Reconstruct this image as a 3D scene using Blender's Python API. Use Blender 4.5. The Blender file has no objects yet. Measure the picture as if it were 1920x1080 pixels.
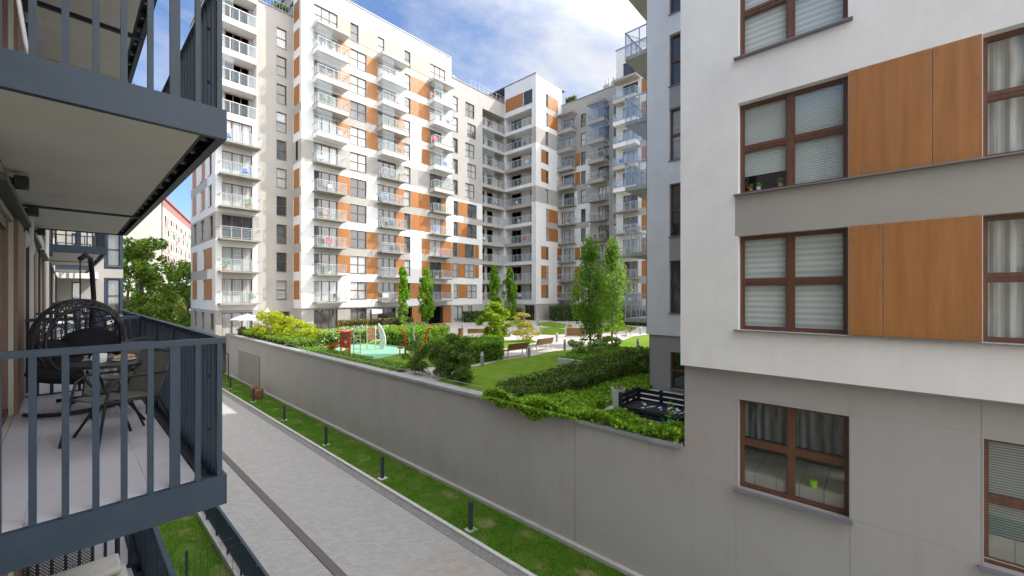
import bpy, math, random
import numpy as np
from mathutils import Vector, Matrix
R = math.radians
scn = bpy.context.scene
col = scn.collection
rnd = random.Random(7)

# ---------------------------------------------------------------- camera
YAW = R(47.8); FPX = 758.0; HPY = 552.0
cam = bpy.data.cameras.new('camera'); camo = bpy.data.objects.new('camera', cam); col.objects.link(camo)
camo.location = (0, 0, 0); camo.rotation_euler = (R(90), 0, -YAW)
cam.sensor_width = 36; cam.lens = FPX/1920*36; cam.shift_y = (HPY-540)/1920
cam.clip_start = 0.05; cam.clip_end = 3000
scn.camera = camo
# measuring helpers: where a sight line of the survey photograph meets a known plane of the place
def ray(px):
    u = (px-960)/FPX
    return (math.sin(YAW)+u*math.cos(YAW), math.cos(YAW)-u*math.sin(YAW))
def XA(px, y): a = ray(px); return y*a[0]/a[1]
def YA(px, x): a = ray(px); return x*a[1]/a[0]
def G(px, py, z=-3.9):
    t = -z/((py-HPY)/FPX); a = ray(px); return (a[0]*t, a[1]*t)

# ---------------------------------------------------------------- light
SUN_AZ = 50.0; SUN_EL = 47.0
scn.view_settings.view_transform = 'Standard'; scn.view_settings.look = 'None'
scn.view_settings.gamma = 1; scn.view_settings.exposure = 1.6
w = bpy.data.worlds.new('World'); scn.world = w; w.use_nodes = True
nt = w.node_tree; nt.nodes.clear()
def N(nt, t, **kw):
    n = nt.nodes.new(t)
    for k, v in kw.items():
        if k.startswith('i_'): n.inputs[k[2:].replace('_', ' ')].default_value = v
        else: setattr(n, k, v)
    return n
out = N(nt, 'ShaderNodeOutputWorld'); bg = N(nt, 'ShaderNodeBackground'); bg.inputs[1].default_value = 0.15
sky = N(nt, 'ShaderNodeTexSky'); sky.sky_type = 'NISHITA'; sky.sun_disc = False
sky.sun_elevation = R(SUN_EL); sky.sun_rotation = R(180-SUN_AZ); sky.air_density = 1.0; sky.dust_density = 0.6; sky.ozone_density = 1.5
tc = N(nt, 'ShaderNodeTexCoord'); mp = N(nt, 'ShaderNodeMapping'); mp.inputs['Scale'].default_value = (1.0, 1.0, 2.2)
mp.inputs['Location'].default_value = (0.35, 0.12, 0.4)
n1 = N(nt, 'ShaderNodeTexNoise'); n1.inputs['Scale'].default_value = 2.1; n1.inputs['Detail'].default_value = 12; n1.inputs['Roughness'].default_value = 0.6
n1.inputs['Distortion'].default_value = 0.35
cr = N(nt, 'ShaderNodeValToRGB'); cr.color_ramp.elements[0].position = 0.36; cr.color_ramp.elements[0].color = (.04, .04, .04, 1); cr.color_ramp.elements[1].position = 0.66
# more cloud toward the right of the view (a real cloud bank lying to the east-south-east)
sp = N(nt, 'ShaderNodeVectorMath', operation='DOT_PRODUCT'); sp.inputs[1].default_value = (0.62, -0.55, 0.35)
ad = N(nt, 'ShaderNodeMath', operation='MULTIPLY_ADD'); ad.inputs[1].default_value = 0.30; ad.inputs[2].default_value = -0.10
sm = N(nt, 'ShaderNodeMath', operation='ADD')
mx = N(nt, 'ShaderNodeMix', data_type='RGBA'); 
# unseen cloud overhead and south-west has brightness added to fill the shade; dimmer low north-east
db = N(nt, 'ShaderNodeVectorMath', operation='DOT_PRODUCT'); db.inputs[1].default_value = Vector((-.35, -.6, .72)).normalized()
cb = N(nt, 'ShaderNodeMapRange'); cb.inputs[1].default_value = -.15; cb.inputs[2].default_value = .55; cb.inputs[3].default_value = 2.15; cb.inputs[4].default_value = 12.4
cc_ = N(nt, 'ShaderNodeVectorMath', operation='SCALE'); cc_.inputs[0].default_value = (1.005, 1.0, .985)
tint = N(nt, 'ShaderNodeMix', data_type='RGBA', blend_type='MULTIPLY'); tint.inputs[0].default_value = 1; tint.inputs[7].default_value = (.34, .41, .50, 1)
L = nt.links.new
L(tc.outputs['Generated'], mp.inputs[0]); L(mp.outputs[0], n1.inputs['Vector'])
L(tc.outputs['Generated'], sp.inputs[0]); L(sp.outputs['Value'], ad.inputs[0])
L(n1.outputs[0], sm.inputs[0]); L(ad.outputs[0], sm.inputs[1]); L(sm.outputs[0], cr.inputs[0])
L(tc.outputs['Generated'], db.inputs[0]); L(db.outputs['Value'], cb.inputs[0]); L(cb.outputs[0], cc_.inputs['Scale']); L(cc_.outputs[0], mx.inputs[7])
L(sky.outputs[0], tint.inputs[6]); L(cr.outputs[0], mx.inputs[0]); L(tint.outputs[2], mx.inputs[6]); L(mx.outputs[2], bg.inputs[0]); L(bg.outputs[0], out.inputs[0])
sl = bpy.data.lights.new('sun', 'SUN'); sl.energy = 2.0; sl.angle = R(0.5); sl.color = (1, 0.955, 0.88)
so = bpy.data.objects.new('sun', sl); col.objects.link(so)
ce = math.cos(R(SUN_EL)); sd = Vector((math.sin(R(SUN_AZ))*ce, -math.cos(R(SUN_AZ))*ce, math.sin(R(SUN_EL))))
so.rotation_euler = sd.to_track_quat('Z', 'Y').to_euler(); so.location = (30, -30, 60)
scn.cycles.max_bounces = 8; scn.cycles.transparent_max_bounces = 12; scn.cycles.caustics_reflective = False; scn.cycles.caustics_refractive = False

# ---------------------------------------------------------------- materials
M = {}
def mat(name, c, rough=0.7, metal=0.0, var=0.0, vs=1.0, bump=0.0, bs=60, spec=0.5, stain=None, c2=None, stretch=None, ior=None, alpha=None, streak=0):
    m = bpy.data.materials.new(name); m.use_nodes = True; t = m.node_tree; b = t.nodes['Principled BSDF']
    b.inputs['Base Color'].default_value = (*c, 1); b.inputs['Roughness'].default_value = rough; b.inputs['Metallic'].default_value = metal
    b.inputs['Specular IOR Level'].default_value = spec
    if ior: b.inputs['IOR'].default_value = ior
    if alpha is not None: b.inputs['Alpha'].default_value = alpha
    g = N(t, 'ShaderNodeNewGeometry'); src = g.outputs['Position']
    if stretch:
        mm = N(t, 'ShaderNodeMapping'); mm.inputs['Scale'].default_value = stretch; t.links.new(src, mm.inputs[0]); src = mm.outputs[0]
    if var > 0 or c2:
        n = N(t, 'ShaderNodeTexNoise'); n.inputs['Scale'].default_value = vs; n.inputs['Detail'].default_value = 6; n.inputs['Roughness'].default_value = 0.6
        t.links.new(src, n.inputs['Vector'])
        x = N(t, 'ShaderNodeMix', data_type='RGBA'); t.links.new(n.outputs[0], x.inputs[0])
        if c2: A, B = c, c2
        else: A = tuple(max(0, k*(1-var)) for k in c); B = tuple(min(1, k*(1+var)) for k in c)
        r = N(t, 'ShaderNodeValToRGB'); r.color_ramp.elements[0].position = 0.32; r.color_ramp.elements[1].position = 0.68
        t.links.new(n.outputs[0], r.inputs[0]); t.links.new(r.outputs[0], x.inputs[0])
        x.inputs[6].default_value = (*A, 1); x.inputs[7].default_value = (*B, 1)
        last = x.outputs[2]
        if stain:
            n2 = N(t, 'ShaderNodeTexNoise'); n2.inputs['Scale'].default_value = stain[1]; n2.inputs['Detail'].default_value = 3
            t.links.new(g.outputs['Position'], n2.inputs['Vector'])
            r2 = N(t, 'ShaderNodeValToRGB'); r2.color_ramp.elements[0].position = stain[2]; r2.color_ramp.elements[1].position = stain[2]+0.08
            r2.color_ramp.elements[1].color = (stain[3],)*3+(1,)
            t.links.new(n2.outputs[0], r2.inputs[0])
            y = N(t, 'ShaderNodeMix', data_type='RGBA'); y.inputs[7].default_value = (*stain[0], 1)
            t.links.new(r2.outputs[0], y.inputs[0]); t.links.new(last, y.inputs[6]); last = y.outputs[2]
        if streak:
            m3 = N(t, 'ShaderNodeMapping'); m3.inputs['Scale'].default_value = (7, 7, .22); t.links.new(g.outputs['Position'], m3.inputs[0])
            n3 = N(t, 'ShaderNodeTexNoise'); n3.inputs['Scale'].default_value = 1; n3.inputs['Detail'].default_value = 5; n3.inputs['Roughness'].default_value = .65; t.links.new(m3.outputs[0], n3.inputs['Vector'])
            n4 = N(t, 'ShaderNodeTexNoise'); n4.inputs['Scale'].default_value = .6; t.links.new(g.outputs['Position'], n4.inputs['Vector'])
            ml = N(t, 'ShaderNodeMath', operation='MULTIPLY'); t.links.new(n3.outputs[0], ml.inputs[0]); t.links.new(n4.outputs[0], ml.inputs[1])
            m5 = N(t, 'ShaderNodeMapRange'); m5.inputs[1].default_value = .24; m5.inputs[2].default_value = .42; m5.inputs[4].default_value = streak; t.links.new(ml.outputs[0], m5.inputs[0])
            y3 = N(t, 'ShaderNodeMix', data_type='RGBA', blend_type='MULTIPLY'); y3.inputs[7].default_value = (.50, .47, .42, 1); t.links.new(m5.outputs[0], y3.inputs[0]); t.links.new(last, y3.inputs[6]); last = y3.outputs[2]
        t.links.new(last, b.inputs['Base Color'])
    if bump > 0:
        n = N(t, 'ShaderNodeTexNoise'); n.inputs['Scale'].default_value = bs; n.inputs['Detail'].default_value = 4
        t.links.new(src, n.inputs['Vector'])
        bp = N(t, 'ShaderNodeBump'); bp.inputs['Strength'].default_value = bump; bp.inputs['Distance'].default_value = 0.02
        t.links.new(n.outputs[0], bp.inputs['Height']); t.links.new(bp.outputs[0], b.inputs['Normal'])
    M[name] = m; return m
mat('white_dulled_for_sun', (.69, .685, .675), .9, var=.05, vs=.6, bump=.1, bs=60)  # same white render, colour darkened so sunlit far facades clip less
mat('white_render', (.79, .78, .77), .9, streak=.07, var=.05, vs=1.2, bump=.12, bs=90)
mat('grey_render', (.37, .35, .325), .9, streak=.08, var=.05, vs=.5, bump=.12, bs=90)
mat('beige_render', (.48, .455, .41), .9, var=.04, vs=.5, bump=.1, bs=90)
mat('base_render', (.385, .372, .36), .9, streak=.10, var=.045, vs=.9, bump=.15, bs=70, stain=((.42, .31, .26), 1.3, .60, .40), stretch=(1, 1, .5))
mat('wood_panel', (.345, .135, .032), .5, var=.16, vs=3.5, stretch=(1, 1, .12), bump=.05)
mat('near_wood', (.355, .148, .044), .45, var=.16, vs=9, stretch=(1, 1, .06), bump=.03)
mat('pale_panel', (.37, .27, .20), .5, var=.08, vs=3, stretch=(1, 1, .12))  # orange panel colour paled to carry the top storey's overexposed light
mat('frame_brown', (.115, .062, .04), .5)
mat('frame_red', (.135, .060, .036), .4, var=.2, vs=14, stretch=(1, 1, .2))
mat('door_wood', (.17, .095, .055), .5, var=.2, vs=9, stretch=(1, 1, .06))
mat('door_beige', (.40, .32, .25), .6, var=.05, vs=3)
mat('frame_white', (.7, .7, .7), .5)
mat('sill_metal', (.22, .215, .24), .45, metal=.3)
mat('slab_concrete', (.27, .26, .235), .9, var=.15, vs=2)
mat('concrete', (.42, .40, .37), .9, var=.12, vs=2, bump=.2, bs=40)
mat('light_concrete', (.52, .51, .49), .85, var=.1, vs=3, bump=.2, bs=50)
mat('coping', (.33, .33, .34), .5, metal=.2, var=.15, vs=2)
mat('balcony_metal', (.46, .47, .48), .45, metal=.2)
mat('rail_metal', (.34, .35, .36), .5, metal=.3)
mat('light_metal', (.58, .60, .62), .4, metal=.3)
mat('steel_blue', (.030, .050, .078), .45, var=.12, vs=6, spec=.35, bump=.04, bs=20)
mat('steel_dark', (.022, .026, .033), .5, var=.1, vs=8)
mat('black_metal', (.012, .012, .014), .45)
mat('soffit', (.80, .775, .73), .85, streak=.15, var=.04, vs=1.5)
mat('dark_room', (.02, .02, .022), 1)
mat('textile', (.15, .148, .13), .8, var=.15, vs=40, bump=.5, bs=300)
mat('cushion', (.013, .013, .016), .95, bump=.3, bs=50)
mat('blanket', (.36, .36, .38), .95, var=.3, vs=30, bump=.6, bs=80)
mat('cream_cushion', (.6, .58, .53), .9, var=.1, vs=5, bump=.3, bs=20)
mat('porcelain', (.8, .8, .79), .25)
mat('pastry', (.42, .20, .07), .6, c2=(.62, .38, .17), vs=60)
mat('bark', (.16, .12, .085), .9, var=.3, vs=12, bump=.5, bs=40)
mat('bench_wood', (.27, .135, .065), .6, var=.3, vs=10, stretch=(1, 1, 4))
mat('red_paint', (.55, .03, .025), .35)
mat('orange_paint', (.75, .30, .03), .4)
mat('green_paint', (.03, .30, .10), .4)
mat('coral', (.75, .28, .20), .5)
mat('rubber_green', (.17, .36, .24), .85, var=.06, vs=2, bump=.2, bs=120)
mat('bollard_dark', (.02, .032, .042), .4)
mat('bollard_grey', (.36, .37, .38), .4, metal=.4)
mat('lamp_head', (.75, .75, .72), .3)
mat('pallet_paint', (.018, .021, .03), .5, var=.2, vs=8)
mat('planter_white', (.7, .7, .69), .5)
mat('teal_plastic', (.0, .22, .15), .4)
mat('lavender_cloth', (.62, .56, .70), .8)
mat('pink_render', (.34, .16, .155), .9, var=.06, vs=1)
mat('old_white', (.50, .475, .43), .9, var=.08, vs=.3)
mat('rust', (.16, .075, .035), .8, var=.3, vs=5)
mat('soil', (.16, .12, .08), 1, var=.3, vs=6, bump=.5)
mat('louver', (.20, .175, .16), .6, metal=.2)
mat('clay', (.5, .2, .1), .8)
mat('glass_rail', (.55, .66, .72), .08, spec=.8, alpha=.15)
mat('glass_blue', (.32, .48, .72), .06, spec=.9, alpha=.28)
mat('glass_clear', (.6, .68, .72), .05, spec=.9, alpha=.22)
mat('cloth_red', (.5, .04, .05), .8)
mat('cloth_blue', (.06, .16, .42), .8)
mat('wicker', (.05, .042, .04), .7)
# pane variants (far panes: what stands behind the glass is part of the pane)
def pane(name, c, c2, vscale, stretch, ior=1.75):
    m = mat(name, c, .03, c2=c2, vs=vscale, stretch=stretch, spec=.5, ior=ior); return m
pane('pane_dark', (.012, .014, .017), (.05, .055, .06), .9, (1, 1, 1))
pane('pane_mid', (.03, .035, .04), (.16, .17, .17), 1.4, (1, 1, .4))
pane('pane_curtain', (.26, .27, .265), (.56, .57, .56), 9, (1, 1, .05))
pane('pane_blind', (.26, .29, .29), (.44, .47, .47), 14, (.05, .05, 1))
PANES = ['pane_dark', 'pane_mid', 'pane_curtain', 'pane_curtain', 'pane_curtain', 'pane_blind', 'pane_dark', 'pane_mid']
# clear glass of the near windows
def clear_glass():
    m = bpy.data.materials.new('window_glass'); m.use_nodes = True; t = m.node_tree; t.nodes.clear()
    o = N(t, 'ShaderNodeOutputMaterial'); mixs = N(t, 'ShaderNodeMixShader'); gn = N(t, 'ShaderNodeNewGeometry'); dt = N(t, 'ShaderNodeVectorMath', operation='DOT_PRODUCT'); t.links.new(gn.outputs['Normal'], dt.inputs[0]); t.links.new(gn.outputs['Incoming'], dt.inputs[1])
    ab = N(t, 'ShaderNodeMath', operation='ABSOLUTE'); t.links.new(dt.outputs['Value'], ab.inputs[0]); om = N(t, 'ShaderNodeMath', operation='SUBTRACT'); om.inputs[0].default_value = 1; t.links.new(ab.outputs[0], om.inputs[1])
    pw = N(t, 'ShaderNodeMath', operation='POWER'); pw.inputs[1].default_value = 4.5; t.links.new(om.outputs[0], pw.inputs[0]); fr = N(t, 'ShaderNodeMath', operation='MULTIPLY_ADD'); fr.inputs[1].default_value = .9; fr.inputs[2].default_value = .09; t.links.new(pw.outputs[0], fr.inputs[0])
    tr = N(t, 'ShaderNodeBsdfTransparent'); tr.inputs[0].default_value = (.93, .96, .955, 1); gl = N(t, 'ShaderNodeBsdfGlossy'); gl.inputs['Roughness'].default_value = .01
    nz = N(t, 'ShaderNodeTexNoise'); nz.inputs['Scale'].default_value = .9; bp = N(t, 'ShaderNodeBump'); bp.inputs['Strength'].default_value = .05; bp.inputs['Distance'].default_value = .1
    g = N(t, 'ShaderNodeNewGeometry'); t.links.new(g.outputs['Position'], nz.inputs['Vector']); t.links.new(nz.outputs[0], bp.inputs['Height']); t.links.new(bp.outputs[0], gl.inputs['Normal'])
    t.links.new(fr.outputs[0], mixs.inputs[0]); t.links.new(tr.outputs[0], mixs.inputs[1]); t.links.new(gl.outputs[0], mixs.inputs[2]); t.links.new(mixs.outputs[0], o.inputs[0]); M['window_glass'] = m
clear_glass()
def stripes(name, a, b, freq, axis=2, sharp=.5, bump=0.0, rough=.8, transl=.0):
    m = bpy.data.materials.new(name); m.use_nodes = True; t = m.node_tree; p = t.nodes['Principled BSDF']; p.inputs['Roughness'].default_value = rough
    g = N(t, 'ShaderNodeNewGeometry'); s = N(t, 'ShaderNodeSeparateXYZ'); t.links.new(g.outputs['Position'], s.inputs[0])
    k = N(t, 'ShaderNodeMath', operation='MULTIPLY'); k.inputs[1].default_value = freq*2*math.pi
    nn = N(t, 'ShaderNodeTexNoise'); nn.inputs['Scale'].default_value = 1.3; t.links.new(g.outputs['Position'], nn.inputs['Vector'])
    t.links.new(s.outputs[axis], k.inputs[0])
    ad = N(t, 'ShaderNodeMath', operation='MULTIPLY_ADD'); ad.inputs[1].default_value = 5.0 if axis != 2 else .6; t.links.new(nn.outputs[0], ad.inputs[0]); t.links.new(k.outputs[0], ad.inputs[2])
    q = N(t, 'ShaderNodeMath', operation='SINE'); t.links.new(ad.outputs[0], q.inputs[0])
    mr = N(t, 'ShaderNodeMapRange'); mr.inputs[1].default_value = -sharp; mr.inputs[2].default_value = sharp; t.links.new(q.outputs[0], mr.inputs[0])
    x = N(t, 'ShaderNodeMix', data_type='RGBA'); x.inputs[6].default_value = (*a, 1); x.inputs[7].default_value = (*b, 1)
    t.links.new(mr.outputs[0], x.inputs[0]); t.links.new(x.outputs[2], p.inputs['Base Color'])
    if bump:
        bp = N(t, 'ShaderNodeBump'); bp.inputs['Strength'].default_value = bump; bp.inputs['Distance'].default_value = .02
        t.links.new(mr.outputs[0], bp.inputs['Height']); t.links.new(bp.outputs[0], p.inputs['Normal'])
    M[name] = m
stripes('zebra_blind', (.58, .62, .61), (.76, .79, .78), 8.5, sharp=.7, bump=.2)
stripes('pleated_blind', (.44, .49, .50), (.68, .72, .72), 22, sharp=.9, bump=.4)
stripes('grey_curtain', (.05, .055, .06), (.20, .21, .22), 5, axis=1, sharp=1, bump=.8)
stripes('white_curtain', (.38, .38, .37), (.68, .68, .66), 4.5, axis=1, sharp=1, bump=.8)
stripes('net_curtain', (.22, .23, .23), (.36, .37, .37), 7, axis=1, sharp=1, bump=.5)
stripes('slat_blind', (.10, .115, .12), (.26, .29, .30), 24, sharp=.6)
stripes('cladding', (.30, .29, .27), (.12, .115, .11), 5, axis=2, sharp=.15)

def ground_mat(name, kind):
    m = bpy.data.materials.new(name); m.use_nodes = True; t = m.node_tree; p = t.nodes['Principled BSDF']; p.inputs['Roughness'].default_value = .9; p.inputs['Specular IOR Level'].default_value = .25 if kind != 'tiles' else .5
    g = N(t, 'ShaderNodeNewGeometry')
    def noise(sc, det=5):
        n = N(t, 'ShaderNodeTexNoise'); n.inputs['Scale'].default_value = sc; n.inputs['Detail'].default_value = det; t.links.new(g.outputs['Position'], n.inputs['Vector']); return n
    def ramp(n, a, b, ca=(0, 0, 0), cb=(1, 1, 1)):
        r = N(t, 'ShaderNodeValToRGB'); r.color_ramp.elements[0].position = a; r.color_ramp.elements[1].position = b
        r.color_ramp.elements[0].color = (*ca, 1); r.color_ramp.elements[1].color = (*cb, 1); t.links.new(n.outputs[0], r.inputs[0]); return r
    def mix(fac, a, b, mode='MIX'):
        x = N(t, 'ShaderNodeMix', data_type='RGBA', blend_type=mode)
        for s, v in ((0, fac), (6, a), (7, b)):
            if isinstance(v, (tuple, float)): x.inputs[s].default_value = (*v, 1) if isinstance(v, tuple) else v
            else: t.links.new(v, x.inputs[s])
        return x.outputs[2]
    if kind == 'pavers':
        mp = N(t, 'ShaderNodeMapping'); mp.inputs['Rotation'].default_value = (0, 0, R(45)); t.links.new(g.outputs['Position'], mp.inputs[0])
        b = N(t, 'ShaderNodeTexBrick'); b.inputs['Scale'].default_value = 1; b.inputs['Brick Width'].default_value = .2; b.inputs['Row Height'].default_value = .1
        b.inputs['Mortar Size'].default_value = .006; b.inputs['Mortar Smooth'].default_value = .4
        b.inputs['Color1'].default_value = (.39, .375, .36, 1); b.inputs['Color2'].default_value = (.33, .318, .305, 1); b.inputs['Mortar'].default_value = (.27, .255, .24, 1)
        t.links.new(mp.outputs[0], b.inputs['Vector'])
        c = mix(ramp(noise(.5), .35, .7).outputs[0], b.outputs[0], (.33, .315, .295))
        c = mix(.25, b.outputs[0], c)
        # one oily rust stain where cars stop
        vd = N(t, 'ShaderNodeVectorMath', operation='DISTANCE'); vd.inputs[1].default_value = (6.6, 7.9, -7.3); t.links.new(g.outputs['Position'], vd.inputs[0])
        ss = N(t, 'ShaderNodeMapRange'); ss.inputs[1].default_value = 1.7; ss.inputs[2].default_value = .1; t.links.new(vd.outputs['Value'], ss.inputs[0])
        mu = N(t, 'ShaderNodeMath', operation='MULTIPLY'); t.links.new(ss.outputs[0], mu.inputs[0]); t.links.new(ramp(noise(3), .40, .72).outputs[0], mu.inputs[1])
        c = mix(mu.outputs[0], c, (.34, .235, .15))
        sp = ramp(noise(9, 2), .74, .80); c = mix(sp.outputs[0], c, (.27, .25, .23))
        t.links.new(c, p.inputs['Base Color'])
        bp = N(t, 'ShaderNodeBump'); bp.inputs['Strength'].default_value = .5; bp.inputs['Distance'].default_value = .01; bp.invert = True
        t.links.new(b.outputs['Fac'], bp.inputs['Height']); t.links.new(bp.outputs[0], p.inputs['Normal'])
    elif kind == 'slabs':
        b = N(t, 'ShaderNodeTexBrick'); b.inputs['Scale'].default_value = 1; b.inputs['Brick Width'].default_value = .6; b.inputs['Row Height'].default_value = .4; b.inputs['Mortar Size'].default_value = .012
        b.inputs['Color1'].default_value = (.52, .48, .44, 1); b.inputs['Color2'].default_value = (.43, .40, .37, 1); b.inputs['Mortar'].default_value = (.25, .23, .21, 1)
        t.links.new(g.outputs['Position'], b.inputs['Vector']); t.links.new(mix(ramp(noise(.7), .4, .7).outputs[0], b.outputs[0], (.36, .33, .31)), p.inputs['Base Color'])
    elif kind == 'tiles':
        b = N(t, 'ShaderNodeTexBrick'); b.offset = 0; b.inputs['Scale'].default_value = 1; b.inputs['Brick Width'].default_value = .6; b.inputs['Row Height'].default_value = .6; b.inputs['Mortar Size'].default_value = .003
        b.inputs['Color1'].default_value = (.57, .57, .61, 1); b.inputs['Color2'].default_value = (.50, .49, .54, 1); b.inputs['Mortar'].default_value = (.24, .23, .235, 1)
        mp = N(t, 'ShaderNodeMapping'); mp.inputs['Location'].default_value = (.18, .25, 0); t.links.new(g.outputs['Position'], mp.inputs[0]); t.links.new(mp.outputs[0], b.inputs['Vector'])
        c = mix(ramp(noise(2.5), .35, .7).outputs[0], b.outputs[0], (.56, .53, .56)); c = mix(ramp(noise(1.1), .62, .8).outputs[0], c, (.40, .36, .30))
        t.links.new(c, p.inputs['Base Color']); p.inputs['Roughness'].default_value = .5
    elif kind in ('lawn', 'strip'):
        a, bb = ((.12, .23, .006), (.22, .36, .010)) if kind == 'lawn' else ((.065, .15, .010), (.14, .26, .016))
        c = mix(ramp(noise(2.2), .3, .7).outputs[0], a, bb)
        c = mix(ramp(noise(30, 3), .35, .7).outputs[0], c, tuple(k*.6 for k in a))
        c = mix(ramp(noise(.9 if kind == 'lawn' else 1.7, 4), .52 if kind == 'strip' else .62, .66, cb=(.8, .8, .8)).outputs[0], c, (.24, .20, .09))
        t.links.new(c, p.inputs['Base Color'])
        bp = N(t, 'ShaderNodeBump'); bp.inputs['Strength'].default_value = .8; bp.inputs['Distance'].default_value = .05; t.links.new(noise(60, 3).outputs[0], bp.inputs['Height']); t.links.new(bp.outputs[0], p.inputs['Normal'])
    M[name] = m
ground_mat('pavers', 'pavers'); ground_mat('slabs', 'slabs'); ground_mat('tiles', 'tiles'); ground_mat('lawn', 'lawn'); ground_mat('strip_lawn', 'strip')

def leafmat(name, dark, light, transl=.35):
    m = bpy.data.materials.new(name); m.use_nodes = True; t = m.node_tree; t.nodes.clear()
    o = N(t, 'ShaderNodeOutputMaterial'); d = N(t, 'ShaderNodeBsdfPrincipled'); d.inputs['Roughness'].default_value = .5; d.inputs['Specular IOR Level'].default_value = .25
    tr = N(t, 'ShaderNodeBsdfTranslucent'); ms = N(t, 'ShaderNodeMixShader'); ms.inputs[0].default_value = transl
    g = N(t, 'ShaderNodeNewGeometry'); r = N(t, 'ShaderNodeValToRGB'); r.color_ramp.elements[0].color = (*dark, 1); r.color_ramp.elements[1].color = (*light, 1)
    t.links.new(g.outputs['Random Per Island'], r.inputs[0]); t.links.new(r.outputs[0], d.inputs['Base Color'])
    h = N(t, 'ShaderNodeMix', data_type='RGBA', blend_type='MULTIPLY'); h.inputs[0].default_value = 1; h.inputs[7].default_value = (1.5, 1.6, .7, 1)
    t.links.new(r.outputs[0], h.inputs[6]); t.links.new(h.outputs[2], tr.inputs[0])
    t.links.new(d.outputs[0], ms.inputs[1]); t.links.new(tr.outputs[0], ms.inputs[2]); t.links.new(ms.outputs[0], o.inputs[0]); M[name] = m
leafmat('leaf_green', (.08, .18, .015), (.25, .41, .045), .4)
leafmat('leaf_dark', (.018, .05, .012), (.06, .12, .03))
leafmat('leaf_bright', (.11, .24, .015), (.26, .45, .035), .45)
leafmat('leaf_yellow', (.30, .36, .015), (.58, .60, .05), .45)
leafmat('leaf_lime', (.10, .20, .02), (.30, .36, .05), .4)
leafmat('leaf_orange', (.32, .17, .06), (.55, .38, .14), .4)
leafmat('leaf_purple', (.07, .06, .035), (.19, .17, .08))
leafmat('leaf_ivy', (.12, .26, .015), (.42, .60, .07), .45)
leafmat('leaf_grass', (.07, .18, .014), (.17, .34, .03), .35)
leafmat('flower_white', (.6, .6, .55), (.75, .75, .7), .3)
leafmat('leaf_hedge', (.05, .095, .02), (.20, .29, .08))

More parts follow.
